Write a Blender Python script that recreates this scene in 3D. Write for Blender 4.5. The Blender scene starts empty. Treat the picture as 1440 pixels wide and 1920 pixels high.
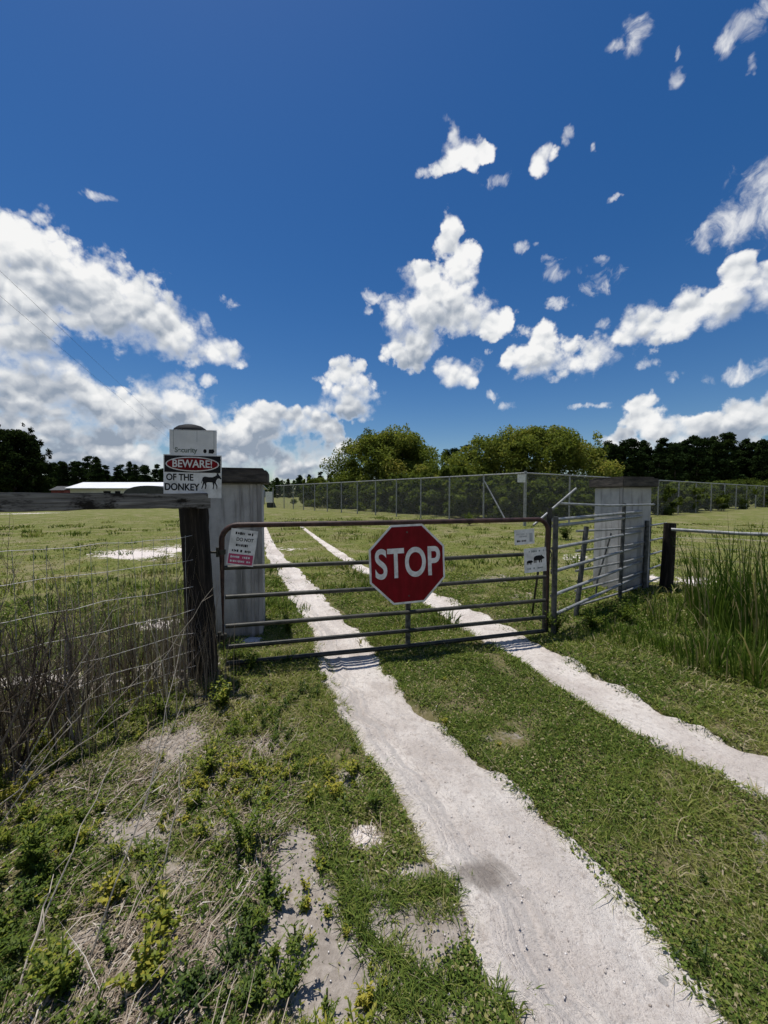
import bpy, bmesh, math, random
import numpy as np
from mathutils import Vector, Matrix

R = math.radians
rng = np.random.default_rng(7)
random.seed(7)
scene = bpy.context.scene
C = scene.collection

# ------------------------------------------------------------------ camera
F_PX, CX, CY, HOR, CAMH = 731.0, 720.0, 960.0, 928.0, 1.5
PITCH = math.atan((CY - HOR) / F_PX)
cam_d = bpy.data.cameras.new('camera')
cam = bpy.data.objects.new('camera', cam_d)
C.objects.link(cam)
cam.location = (0, 0, CAMH)
cam.rotation_euler = (math.pi / 2 - PITCH, 0, 0)
cam_d.sensor_fit = 'VERTICAL'
cam_d.sensor_height = 36.0
cam_d.lens = F_PX / 1920 * 36.0
cam_d.clip_start = 0.05
cam_d.clip_end = 12000
scene.camera = cam

# ------------------------------------------------------------------ light and exposure
SUN_EL, SUN_AZ = R(77), R(-50)          # azimuth from +Y (into the picture) towards +X
SUN_DIR = Vector((math.sin(SUN_AZ) * math.cos(SUN_EL), math.cos(SUN_AZ) * math.cos(SUN_EL), math.sin(SUN_EL)))
sl = bpy.data.lights.new('sun', 'SUN')
sl.energy = 4.6
sl.angle = R(0.53)
sl.color = (1.0, 0.965, 0.91)
so = bpy.data.objects.new('sun', sl)
C.objects.link(so)
so.rotation_euler = SUN_DIR.to_track_quat('Z', 'Y').to_euler()
so.location = (0, 0, 30)

scene.view_settings.view_transform = 'Standard'
scene.view_settings.look = 'None'
scene.view_settings.exposure = 0.0
scene.view_settings.gamma = 1.0
scene.view_settings.use_curve_mapping = False
cy = scene.cycles
cy.max_bounces = 5
cy.diffuse_bounces = 2
cy.glossy_bounces = 2
cy.transmission_bounces = 3
cy.transparent_max_bounces = 12
cy.sample_clamp_indirect = 4.0
cy.use_adaptive_sampling = True
cy.adaptive_threshold = 0.02
cy.use_denoising = True
try:
    cy.denoiser = 'OPENIMAGEDENOISE'
except Exception:
    pass


# pixel of the 1440x1920 photograph -> ray, ground point, point at a depth
def ray(px, py):
    a, b = (px - CX) / F_PX, -(py - CY) / F_PX
    return Vector((a, math.cos(PITCH) + b * math.sin(PITCH), -math.sin(PITCH) + b * math.cos(PITCH)))


def G(px, py, z=0.0):
    d = ray(px, py)
    t = (z - CAMH) / d.z
    return Vector((d.x * t, d.y * t, z))


def at(px, py, Y):
    d = ray(px, py)
    t = Y / d.y
    return Vector((d.x * t, Y, CAMH + d.z * t))


def project(x, y, z=0.0):
    dz = z - CAMH
    f = y * math.cos(PITCH) - dz * math.sin(PITCH)
    u = y * math.sin(PITCH) + dz * math.cos(PITCH)
    f = np.where(np.abs(f) < 1e-4, 1e-4, f)
    return CX + F_PX * x / f, CY - F_PX * u / f


# ------------------------------------------------------------------ node helpers
class NT:
    def __init__(self, tree):
        self.t = tree
        self.n = tree.nodes
        self.l = tree.links

    def put(self, sock, v):
        if isinstance(v, bpy.types.NodeSocket):
            self.l.new(v, sock)
        elif v is not None:
            if sock.type == 'RGBA' and len(v) == 3:
                v = (*v, 1)
            sock.default_value = v

    def math(self, op, a, b=None, c=None, clamp=False):
        n = self.n.new('ShaderNodeMath')
        n.operation = op
        n.use_clamp = clamp
        for i, v in enumerate((a, b, c)):
            if v is not None:
                self.put(n.inputs[i], v)
        return n.outputs[0]

    def vec(self, op, a, b=None, c=None):
        n = self.n.new('ShaderNodeVectorMath')
        n.operation = op
        for i, v in enumerate((a, b, c)):
            if v is not None:
                if op == 'SCALE' and i == 1:
                    self.put(n.inputs['Scale'], v)
                else:
                    self.put(n.inputs[i], v)
        return n.outputs['Value'] if op in ('DOT_PRODUCT', 'LENGTH', 'DISTANCE') else n.outputs[0]

    def noise(self, vec, scale, detail=4.0, rough=0.55, dist=0.0, col=False, lac=2.0):
        n = self.n.new('ShaderNodeTexNoise')
        self.put(n.inputs['Vector'], vec)
        n.inputs['Scale'].default_value = scale
        n.inputs['Detail'].default_value = detail
        n.inputs['Roughness'].default_value = rough
        n.inputs['Distortion'].default_value = dist
        n.inputs['Lacunarity'].default_value = lac
        return n.outputs['Color'] if col else n.outputs[0]

    def ramp(self, fac, stops, interp='LINEAR'):
        n = self.n.new('ShaderNodeValToRGB')
        n.color_ramp.interpolation = interp
        e = n.color_ramp.elements
        while len(e) < len(stops):
            e.new(0.5)
        for el, (p, c) in zip(e, stops):
            el.position = p
            el.color = (*c, 1) if len(c) == 3 else c
        self.put(n.inputs[0], fac)
        return n.outputs[0]

    def mix(self, fac, a, b, blend='MIX'):
        n = self.n.new('ShaderNodeMix')
        n.data_type = 'RGBA'
        n.blend_type = blend
        self.put(n.inputs[0], fac)
        self.put(n.inputs[6], a)
        self.put(n.inputs[7], b)
        return n.outputs[2]

    def smooth(self, v, a, b, lo=0.0, hi=1.0):
        n = self.n.new('ShaderNodeMapRange')
        n.interpolation_type = 'SMOOTHSTEP'
        self.put(n.inputs[0], v)
        for i, k in enumerate((a, b, lo, hi)):
            n.inputs[i + 1].default_value = k
        return n.outputs[0]

    def attr(self, name, kind='Fac'):
        n = self.n.new('ShaderNodeAttribute')
        n.attribute_name = name
        return n.outputs[kind]

    def pos(self):
        return self.n.new('ShaderNodeNewGeometry').outputs['Position']

    def obj(self):
        return self.n.new('ShaderNodeTexCoord').outputs['Object']

    def scale(self, v, s):
        return self.vec('MULTIPLY', v, s)

    def bump(self, h, strength, dist):
        n = self.n.new('ShaderNodeBump')
        n.inputs['Strength'].default_value = strength
        n.inputs['Distance'].default_value = dist
        self.put(n.inputs['Height'], h)
        return n.outputs[0]


# ------------------------------------------------------------------ the sky: Nishita with cumulus clouds
world = bpy.data.worlds.new('World')
scene.world = world
world.use_nodes = True
wt = NT(world.node_tree)
wt.n.clear()


def px_azel(px, py):
    d = ray(px, py)
    return math.atan2(d.x, d.y), math.atan2(d.z, math.hypot(d.x, d.y))


SOLID = [  # cumulus lobes: centre and half sizes
    (20, 445, 95, 60), (92, 470, 80, 66), (60, 545, 135, 100), (170, 560, 120, 84), (250, 592, 112, 86), (330, 626, 98, 58),
    (412, 655, 58, 30), (-70, 520, 150, 140), (0, 720, 150, 66), (100, 735, 115, 62), (205, 762, 110, 56), (300, 742, 84, 48),
    (335, 795, 110, 62), (40, 815, 190, 62), (185, 850, 175, 56), (420, 825, 92, 52), (492, 797, 58, 44), (562, 797, 66, 36),
    (460, 858, 130, 42), (612, 803, 46, 28), (-90, 650, 150, 90), (40, 650, 110, 50),
    (655, 737, 60, 52), (668, 690, 20, 20), (636, 722, 42, 40), (590, 862, 70, 36), (640, 838, 36, 26), (545, 885, 60, 22),
    (852, 424, 24, 30), (836, 462, 30, 32), (882, 470, 24, 26), (868, 505, 40, 46), (792, 512, 40, 28), (822, 545, 66, 50),
    (782, 592, 62, 44), (862, 588, 74, 46), (924, 604, 44, 30), (772, 642, 58, 40), (784, 676, 38, 22), (738, 605, 24, 26),
    (858, 702, 42, 30), (840, 690, 28, 22), (882, 714, 20, 16),
    (1000, 664, 60, 46), (1062, 678, 84, 34), (1118, 660, 32, 30), (958, 672, 24, 22),
    (1205, 610, 56, 46), (1250, 606, 60, 36), (1290, 580, 44, 40), (1345, 572, 70, 42), (1382, 522, 44, 46), (1436, 536, 60, 46),
    (1500, 540, 80, 60), (1165, 632, 34, 20),
    (1205, 752, 38, 22), (1212, 782, 44, 32), (1160, 818, 46, 18), (1272, 802, 70, 34), (1384, 772, 56, 34), (1350, 806, 130, 36),
    (1450, 775, 70, 42), (1200, 828, 70, 16), (1560, 780, 100, 60),
    (866, 278, 46, 34), (852, 244, 14, 24), (832, 308, 30, 22), (900, 276, 24, 22), (1014, 296, 26, 22), (1040, 284, 14, 12),
]
WISP = [
    (1450, 362, 105, 84), (1395, 405, 85, 40), (1200, 55, 30, 36), (1150, 86, 18, 14), (1264, 142, 20, 20), (1270, 92, 8, 18),
    (1420, 46, 54, 46), (1412, 106, 18, 16), (1372, 70, 20, 20), (985, 462, 13, 16), (1056, 510, 30, 17), (1032, 494, 13, 11),
    (1130, 527, 34, 22), (1118, 490, 20, 10), (1053, 577, 22, 13), (1390, 694, 78, 17), (1215, 680, 20, 11), (1258, 700, 24, 12),
    (934, 738, 13, 9), (962, 760, 16, 9), (190, 373, 24, 12), (434, 560, 10, 12), (382, 715, 22, 10), (930, 330, 30, 17),
    (1066, 250, 11, 20), (708, 560, 24, 12), (690, 585, 13, 11), (1128, 606, 18, 14), (1100, 755, 60, 6), (1116, 270, 6, 8),
    (800, 316, 18, 10), (1150, 368, 9, 7), (1010, 462, 8, 10), (910, 655, 7, 9),
]


def lobe(px, py, rx, ry):
    a, e = px_azel(px, py)
    ra = (px_azel(px + rx, py)[0] - px_azel(px - rx, py)[0]) / 2
    re = (px_azel(px, py - ry)[1] - px_azel(px, py + ry)[1]) / 2
    return a, e, ra, re


def field_group(name, lobes, k):
    g = bpy.data.node_groups.new(name, 'ShaderNodeTree')
    g.interface.new_socket('P', in_out='INPUT', socket_type='NodeSocketVector')
    g.interface.new_socket('D', in_out='OUTPUT', socket_type='NodeSocketFloat')
    t = NT(g)
    gi = t.n.new('NodeGroupInput')
    go = t.n.new('NodeGroupOutput')
    cur = None
    for L in lobes:
        a, e, ra, re = lobe(*L)
        q = t.vec('MULTIPLY_ADD', gi.outputs[0], (1 / ra, 1 / re, 0), (-a / ra, -e / re, 0))
        d = t.vec('DOT_PRODUCT', q, q)
        cur = d if cur is None else t.math('SMOOTH_MIN', cur, d, k)
    t.put(go.inputs[0], cur)
    return g


def use_group(t, g, v):
    n = t.n.new('ShaderNodeGroup')
    n.node_tree = g
    t.put(n.inputs[0], v)
    return n.outputs[0]


SOLID = [(a, b, c * 1.10, d * 1.12) for a, b, c, d in SOLID]
g_solid = field_group('cumulus_lobes', SOLID, 0.25)
g_shade = field_group('cumulus_shade_lobes', [L for L in SOLID if L[2] * L[3] > 2300], 0.25)
g_wisp = field_group('wisp_lobes', WISP, 0.2)

D = wt.vec('NORMALIZE', wt.n.new('ShaderNodeTexCoord').outputs['Generated'])
sp = wt.n.new('ShaderNodeSeparateXYZ')
wt.put(sp.inputs[0], D)
az = wt.math('ARCTAN2', sp.outputs[0], sp.outputs[1])
el = wt.math('ARCSINE', sp.outputs[2])
cb = wt.n.new('ShaderNodeCombineXYZ')
wt.put(cb.inputs[0], az)
wt.put(cb.inputs[1], el)
P0 = cb.outputs[0]
# the turbulence that gives the clouds their cauliflower edge
def voro(vec, scale):
    n = wt.n.new('ShaderNodeTexVoronoi')
    n.feature = 'F1'
    wt.put(n.inputs['Vector'], vec)
    n.inputs['Scale'].default_value = scale
    n.inputs['Randomness'].default_value = 1.0
    return n.outputs['Distance']


warp = wt.noise(D, 9.0, 5.0, 0.62, col=True)
warpc = wt.vec('SUBTRACT', warp, (0.5, 0.5, 0.5))
P1 = wt.vec('MULTIPLY_ADD', warpc, (0.10, 0.085, 0.0), P0)
Dw = wt.vec('MULTIPLY_ADD', warpc, (0.05, 0.05, 0.05), D)
Dwu = wt.vec('ADD', Dw, (-0.004, 0.0, 0.011))
fine = wt.noise(D, 42.0, 7.0, 0.6)
finec = wt.math('SUBTRACT', fine, 0.5)
v1 = voro(Dw, 17.0)
v2 = voro(Dw, 43.0)
v1u = voro(Dwu, 17.0)
v2u = voro(Dwu, 43.0)
puff = wt.math('ADD', wt.math('MULTIPLY', wt.math('SUBTRACT', 0.45, v1), 0.95), wt.math('MULTIPLY', wt.math('SUBTRACT', 0.45, v2), 0.55))

d1 = use_group(wt, g_solid, P1)
P1u = wt.vec('ADD', P1, (-0.010, 0.050, 0.0))
d1u = use_group(wt, g_shade, P1u)
# more of the same clouds all round the horizon, outside the lobes listed
gen = wt.noise(wt.scale(D, (1.0, 1.0, 2.4)), 2.6, 3.0, 0.5)
side = wt.smooth(wt.math('ABSOLUTE', az), 0.86, 1.08)
genf = wt.math('MULTIPLY', wt.math('SUBTRACT', gen, wt.smooth(el, 0.0, 0.9, 0.44, 0.66)), wt.math('MULTIPLY', side, 12.0))
f1 = wt.math('SUBTRACT', 1.0, d1)
f1 = wt.math('MAXIMUM', f1, wt.math('SUBTRACT', genf, wt.math('MULTIPLY', wt.math('SUBTRACT', 1.0, side), 3.0)))
f1n = wt.math('ADD', wt.math('MULTIPLY_ADD', finec, 1.25, f1), puff)
soft = wt.smooth(wt.noise(D, 7.0, 2.0), 0.42, 0.62, 0.55, 1.25)
cov1 = wt.math('DIVIDE', wt.math('ADD', f1n, 0.06), soft, clamp=True)
cov1 = wt.smooth(cov1, 0.0, 1.0)
d2 = use_group(wt, g_wisp, wt.vec('MULTIPLY_ADD', warpc, (0.11, 0.09, 0.0), P0))
streak = wt.noise(wt.scale(Dw, (1.0, 1.0, 0.6)), 24.0, 6.0, 0.58, 0.8)
f2n = wt.math('MULTIPLY_ADD', wt.math('SUBTRACT', streak, 0.5), 5.0, wt.math('SUBTRACT', 0.75, wt.math('MULTIPLY', d2, 0.7)))
cov2 = wt.math('MULTIPLY', wt.smooth(f2n, -0.1, 1.7), 0.85)
cov = wt.math('MAXIMUM', cov1, cov2)
# the sun is high: lobes with cloud above them lie in their shade
deep = wt.smooth(wt.math('SUBTRACT', 1.0, d1u), 0.15, 1.05)
relief = wt.math('ADD', wt.math('MULTIPLY', wt.math('SUBTRACT', v1, v1u), 1.5), wt.math('MULTIPLY', wt.math('SUBTRACT', v2, v2u), 0.55))
relief2 = wt.math('MULTIPLY', wt.math('SUBTRACT', wt.noise(Dwu, 6.5, 5.0, 0.6), 0.42), 1.35)
lowcl = wt.smooth(el, 0.36, 0.08, 0.0, 0.34)
shade = wt.math('ADD', wt.math('ADD', wt.math('MULTIPLY', deep, 0.56), lowcl), wt.math('ADD', relief, relief2), clamp=True)
shade = wt.math('MULTIPLY', shade, cov1)
ccol = wt.ramp(shade, [(0.0, (0.97, 0.97, 0.965)), (0.3, (0.80, 0.82, 0.84)), (0.65, (0.52, 0.56, 0.62)), (1.0, (0.30, 0.36, 0.45))])

sky = wt.n.new('ShaderNodeTexSky')
sky.sky_type = 'NISHITA'
sky.sun_disc = False
sky.sun_elevation = SUN_EL
sky.sun_rotation = SUN_AZ % (2 * math.pi)
sky.altitude = 0
sky.air_density = 1.0
sky.dust_density = 0.32
sky.ozone_density = 3.4
SKY_STRENGTH = 0.082
bg1 = wt.n.new('ShaderNodeBackground')
hs = wt.n.new('ShaderNodeHueSaturation')
hs.inputs['Hue'].default_value = 0.506
hs.inputs['Saturation'].default_value = 1.34
wt.put(hs.inputs['Color'], sky.outputs[0])
wt.put(bg1.inputs[0], hs.outputs[0])
bg1.inputs[1].default_value = SKY_STRENGTH
bg2 = wt.n.new('ShaderNodeBackground')
wt.put(bg2.inputs[0], ccol)
bg2.inputs[1].default_value = 0.95
mixs = wt.n.new('ShaderNodeMixShader')
above = wt.smooth(el, -0.01, 0.01)
wt.put(mixs.inputs[0], wt.math('MULTIPLY', cov, above))
wt.l.new(bg1.outputs[0], mixs.inputs[1])
wt.l.new(bg2.outputs[0], mixs.inputs[2])
wo = wt.n.new('ShaderNodeOutputWorld')
wt.l.new(mixs.outputs[0], wo.inputs[0])
world.cycles.sampling_method = 'MANUAL'
world.cycles.sample_map_resolution = 512


# ------------------------------------------------------------------ materials
MATS = {}


def new_mat(name):
    m = bpy.data.materials.new(name)
    m.use_nodes = True
    t = NT(m.node_tree)
    t.n.clear()
    out = t.n.new('ShaderNodeOutputMaterial')
    MATS[name] = m
    return m, t, out


def principled(t, out, col, rough=0.8, metal=0.0, normal=None, spec=0.5):
    b = t.n.new('ShaderNodeBsdfPrincipled')
    t.put(b.inputs['Base Color'], col)
    t.put(b.inputs['Roughness'], rough)
    b.inputs['Metallic'].default_value = metal
    b.inputs['Specular IOR Level'].default_value = spec
    if normal is not None:
        t.put(b.inputs['Normal'], normal)
    t.l.new(b.outputs[0], out.inputs[0])
    return b


def leafy(name, stops, transl=0.35, spec=0.0):
    m, t, out = new_mat(name)
    col = t.ramp(t.attr('tone'), stops)
    d = t.n.new('ShaderNodeBsdfDiffuse')
    t.put(d.inputs[0], col)
    tr = t.n.new('ShaderNodeBsdfTranslucent')
    t.put(tr.inputs[0], t.mix(1.0, col, (1.0, 1.0, 0.6), 'MULTIPLY'))
    mx = t.n.new('ShaderNodeMixShader')
    mx.inputs[0].default_value = transl
    t.l.new(d.outputs[0], mx.inputs[1])
    t.l.new(tr.outputs[0], mx.inputs[2])
    last = mx.outputs[0]
    if spec:
        gl = t.n.new('ShaderNodeBsdfGlossy')
        gl.inputs['Roughness'].default_value = 0.45
        m2 = t.n.new('ShaderNodeMixShader')
        m2.inputs[0].default_value = spec
        t.l.new(last, m2.inputs[1])
        t.l.new(gl.outputs[0], m2.inputs[2])
        last = m2.outputs[0]
    t.l.new(last, out.inputs[0])
    return m


def simple(name, c1, c2, scale, rough=0.7, metal=0.0, stretch=(1, 1, 1), bump=0.0, bdist=0.01, spec=0.5, lo=0.35, hi=0.65, detail=5.0):
    m, t, out = new_mat(name)
    v = t.scale(t.obj(), stretch)
    n = t.noise(v, scale, detail, 0.6)
    col = t.mix(t.smooth(n, lo, hi), c1, c2)
    nor = t.bump(t.noise(v, scale * 2.3, 4.0), bump, bdist) if bump else None
    principled(t, out, col, rough, metal, nor, spec)
    return m


# ground: turf base, bare grey dirt and pale sand
m, t, out = new_mat('ground')
p = t.pos()
n1 = t.noise(p, 0.35, 4.0)
n2 = t.noise(p, 3.2, 5.0, 0.6)
n3 = t.noise(p, 38.0, 4.0, 0.65)
n4 = t.noise(p, 160.0, 2.0)
turf = t.mix(t.smooth(n2, 0.35, 0.65), (0.075, 0.085, 0.026), (0.15, 0.125, 0.06))
turf = t.mix(t.smooth(n3, 0.45, 0.7), turf, (0.21, 0.175, 0.105))
farturf = t.mix(t.smooth(n2, 0.38, 0.62), (0.105, 0.125, 0.024), (0.170, 0.165, 0.046))
farturf = t.mix(t.smooth(n3, 0.4, 0.7), farturf, (0.10, 0.12, 0.03))
farturf = t.mix(t.math('MULTIPLY', t.smooth(t.noise(p, 0.9, 5.0, 0.65), 0.46, 0.64), 0.7), farturf, (0.24, 0.20, 0.115))
turf = t.mix(t.attr('far'), turf, farturf)
dirt = t.mix(t.smooth(n3, 0.3, 0.7), (0.24, 0.205, 0.172), (0.37, 0.325, 0.28))
dirt = t.mix(t.smooth(n2, 0.5, 0.75), dirt, (0.19, 0.165, 0.14))
dm = t.math('MULTIPLY_ADD', t.math('SUBTRACT', t.noise(p, 7.0, 5.0, 0.65), 0.5), 1.6, t.attr('dirt'))
col = t.mix(t.smooth(dm, 0.35, 0.6), turf, dirt)
sand = t.mix(t.smooth(n3, 0.35, 0.7), (0.70, 0.63, 0.58), (0.52, 0.46, 0.415))
sm = t.math('MULTIPLY_ADD', t.math('SUBTRACT', t.noise(p, 5.0, 6.0, 0.68), 0.5), 1.9, t.attr('sand'))
col = t.mix(t.smooth(sm, 0.42, 0.62), col, sand)
col = t.mix(t.math('MULTIPLY', t.smooth(t.attr('damp'), 0.1, 0.9), 0.6), col, (0.13, 0.105, 0.085))
h = t.math('ADD', n3, t.math('MULTIPLY', n4, 0.5))
principled(t, out, col, 0.95, 0, t.bump(h, 0.55, 0.02), 0.15)

# limerock wheel tracks
m, t, out = new_mat('limerock')
p = t.pos()
ac, al = t.attr('across'), t.attr('along')
cmb = t.n.new('ShaderNodeCombineXYZ')
t.put(cmb.inputs[0], ac)
t.put(cmb.inputs[1], al)
uv = cmb.outputs[0]
n1 = t.noise(p, 2.6, 5.0, 0.6)
n2 = t.noise(p, 26.0, 5.0, 0.68)
n3 = t.noise(p, 85.0, 4.0, 0.75)
col = t.mix(t.smooth(n1, 0.35, 0.65), (0.77, 0.705, 0.635), (0.62, 0.55, 0.49))
col = t.mix(t.math('MULTIPLY', t.smooth(t.noise(p, 1.3, 5.0, 0.7), 0.48, 0.66), 0.45), col, (0.46, 0.40, 0.345))
col = t.mix(t.math('MULTIPLY', t.smooth(n2, 0.50, 0.68), 0.68), col, (0.45, 0.385, 0.335))
col = t.mix(t.math('MULTIPLY', t.smooth(n3, 0.54, 0.67), 0.62), col, (0.38, 0.32, 0.275))
col = t.mix(t.math('MULTIPLY', t.smooth(n3, 0.42, 0.28), 0.55), col, (0.82, 0.79, 0.76))
# compacted tyre path
streak = t.noise(t.scale(uv, (9.0, 0.45, 1.0)), 1.6, 5.0, 0.65)
path = t.math('MULTIPLY', t.smooth(streak, 0.43, 0.58), t.attr('tyre'), clamp=True)
col = t.mix(t.math('MULTIPLY', path, 0.6), col, (0.44, 0.41, 0.385))
col = t.mix(t.math('MULTIPLY', t.smooth(t.math('MULTIPLY_ADD', t.math('SUBTRACT', n1, 0.5), 1.6, t.attr('damp')), 0.3, 0.8), 0.7), col, (0.17, 0.14, 0.115))
edge = t.math('MULTIPLY_ADD', t.math('SUBTRACT', n2, 0.5), 1.6, t.attr('edge'))
col = t.mix(t.math('MULTIPLY', t.smooth(edge, 0.45, 0.95), 0.75), col, (0.27, 0.22, 0.17))
lugs = t.noise(t.scale(uv, (26.0, 1.0, 1.0)), 2.2, 3.0, 0.6)
tread = t.math('MULTIPLY', lugs, t.math('MULTIPLY', t.attr('tyre'), 0.9))
h = t.math('ADD', t.math('ADD', t.math('MULTIPLY', n2, 1.2), n3), tread)
principled(t, out, col, 0.95, 0, t.bump(h, 0.9, 0.02), 0.12)

leafy('lawn', [(0.0, (0.042, 0.070, 0.015)), (0.3, (0.105, 0.158, 0.034)), (0.55, (0.185, 0.225, 0.046)), (0.78, (0.28, 0.265, 0.095)), (1.0, (0.44, 0.37, 0.25))], 0.3)
leafy('weed_leaf', [(0.0, (0.028, 0.055, 0.012)), (0.4, (0.085, 0.135, 0.022)), (0.75, (0.20, 0.235, 0.030)), (1.0, (0.40, 0.35, 0.05))], 0.4, 0.012)
leafy('straw', [(0.0, (0.12, 0.09, 0.065)), (0.4, (0.26, 0.205, 0.155)), (0.75, (0.44, 0.37, 0.29)), (1.0, (0.62, 0.57, 0.50))], 0.15)
leafy('reed', [(0.0, (0.025, 0.055, 0.010)), (0.45, (0.075, 0.135, 0.020)), (0.85, (0.17, 0.21, 0.045)), (1.0, (0.30, 0.26, 0.13))], 0.4)
leafy('olive_leaf', [(0.0, (0.046, 0.064, 0.016)), (0.4, (0.112, 0.148, 0.032)), (0.75, (0.195, 0.228, 0.05)), (1.0, (0.30, 0.275, 0.07))], 0.42)
leafy('pine_leaf', [(0.0, (0.012, 0.022, 0.009)), (0.5, (0.027, 0.046, 0.016)), (1.0, (0.062, 0.086, 0.024))], 0.15)
leafy('oak_leaf', [(0.0, (0.008, 0.014, 0.006)), (0.5, (0.019, 0.031, 0.010)), (1.0, (0.045, 0.062, 0.017))], 0.15)
leafy('crumb', [(0.0, (0.30, 0.25, 0.21)), (0.5, (0.52, 0.47, 0.42)), (1.0, (0.74, 0.70, 0.66))], 0.0)
leafy('twig', [(0.0, (0.045, 0.034, 0.026)), (0.5, (0.12, 0.095, 0.075)), (1.0, (0.30, 0.26, 0.22))], 0.0)
simple('bark', (0.05, 0.04, 0.03), (0.13, 0.105, 0.085), 9, 0.9, stretch=(1, 1, 0.25), bump=0.6)
# creosoted post, weathered board
m, t, out = new_mat('dark_post_wood')
v = t.scale(t.obj(), (1, 1, 0.07))
g = t.noise(v, 42, 6.0, 0.65)
col = t.ramp(g, [(0.3, (0.006, 0.005, 0.004)), (0.55, (0.022, 0.018, 0.015)), (0.75, (0.075, 0.06, 0.048))])
principled(t, out, col, 0.9, 0, t.bump(g, 0.9, 0.02), 0.2)
m, t, out = new_mat('weathered_board')
v = t.scale(t.obj(), (0.06, 1, 1))
g = t.noise(v, 55, 6.0, 0.65)
st = t.noise(t.scale(t.obj(), (0.8, 1, 2.0)), 6.0, 5.0, 0.7)
col = t.ramp(g, [(0.28, (0.035, 0.03, 0.026)), (0.5, (0.15, 0.14, 0.13)), (0.72, (0.30, 0.285, 0.265))])
col = t.mix(t.smooth(st, 0.48, 0.62), col, (0.018, 0.015, 0.013))
principled(t, out, col, 0.9, 0, t.bump(g, 0.8, 0.008), 0.2)
simple('gate_paint', (0.016, 0.018, 0.014), (0.048, 0.046, 0.036), 14, 0.5, 0.0, bump=0.15, bdist=0.003, spec=0.3)
simple('rusty_rail', (0.022, 0.010, 0.009), (0.060, 0.030, 0.024), 18, 0.55, 0.0, bump=0.2, bdist=0.003, spec=0.3)
simple('galvanised', (0.17, 0.175, 0.17), (0.30, 0.305, 0.30), 12, 0.45, 0.2)
simple('galvanised_dark', (0.03, 0.032, 0.03), (0.09, 0.092, 0.088), 16, 0.55, 0.0, spec=0.3)
simple('wire', (0.30, 0.285, 0.265), (0.48, 0.46, 0.43), 30, 0.55, 0.1)
simple('overhead_cable', (0.03, 0.03, 0.03), (0.05, 0.05, 0.05), 3, 0.7)
# sign faces
simple('sign_red', (0.125, 0.003, 0.006), (0.20, 0.005, 0.011), 14, 0.55, 0.0, spec=0.12, lo=0.3, hi=0.75, stretch=(1, 1, 0.4))
simple('sign_white', (0.50, 0.49, 0.475), (0.70, 0.69, 0.68), 12, 0.5, spec=0.2, lo=0.3, hi=0.6)
simple('sign_pale', (0.55, 0.55, 0.56), (0.66, 0.65, 0.66), 6, 0.5)
simple('sign_black', (0.008, 0.008, 0.010), (0.014, 0.014, 0.016), 8, 0.55, spec=0.15)
simple('sign_magenta', (0.36, 0.03, 0.10), (0.42, 0.04, 0.12), 8, 0.5)
simple('print_green_grey', (0.10, 0.13, 0.12), (0.17, 0.2, 0.19), 20, 0.6)
simple('print_grey', (0.30, 0.31, 0.32), (0.36, 0.37, 0.38), 20, 0.6)
simple('sign_back', (0.3, 0.3, 0.3), (0.4, 0.4, 0.4), 5, 0.4, 0.5)
# pillars
m, t, out = new_mat('pillar_render')
o = t.obj()
a = t.noise(o, 3.5, 5.0, 0.65)
b = t.noise(t.scale(o, (1, 1, 0.12)), 10.0, 5.0, 0.6)
c = t.noise(o, 60, 4.0)
sz_ = t.n.new('ShaderNodeSeparateXYZ')
t.put(sz_.inputs[0], o)
col = t.mix(t.smooth(a, 0.35, 0.7), (0.46, 0.45, 0.435), (0.34, 0.33, 0.32))
col = t.mix(t.math('MULTIPLY', t.smooth(b, 0.48, 0.68), 0.75), col, (0.175, 0.17, 0.155))
col = t.mix(t.math('MULTIPLY', t.smooth(c, 0.55, 0.75), 0.3), col, (0.3, 0.28, 0.26))
splash = t.smooth(t.math('MULTIPLY_ADD', t.math('SUBTRACT', a, 0.5), 0.9, sz_.outputs[2]), 0.38, 0.0)
col = t.mix(t.math('MULTIPLY', splash, 0.55), col, (0.17, 0.15, 0.125))
principled(t, out, col, 0.92, 0, t.bump(c, 0.4, 0.01), 0.2)
simple('pillar_trim', (0.20, 0.19, 0.18), (0.36, 0.345, 0.33), 8, 0.85, stretch=(1, 1, 0.15), bump=0.3)
simple('pillar_cap', (0.025, 0.021, 0.018), (0.085, 0.072, 0.06), 12, 0.85, stretch=(0.4, 0.4, 1.5), bump=0.5)
simple('white_metal_roof', (0.72, 0.72, 0.72), (0.80, 0.80, 0.80), 0.6, 0.4)
simple('pale_siding', (0.55, 0.56, 0.57), (0.66, 0.67, 0.68), 0.8, 0.6)
simple('dark_glass', (0.015, 0.017, 0.02), (0.03, 0.03, 0.035), 2, 0.15)
simple('red_paint', (0.16, 0.02, 0.02), (0.24, 0.035, 0.03), 2, 0.6)
simple('dark_tarp', (0.012, 0.014, 0.013), (0.03, 0.032, 0.03), 1.5, 0.6)
simple('black_plastic', (0.008, 0.01, 0.012), (0.015, 0.017, 0.02), 6, 0.75, spec=0.15)
simple('pole_wood', (0.12, 0.10, 0.08), (0.2, 0.17, 0.14), 5, 0.9)
simple('pebble', (0.20, 0.19, 0.175), (0.36, 0.34, 0.32), 40, 0.9)
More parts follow.
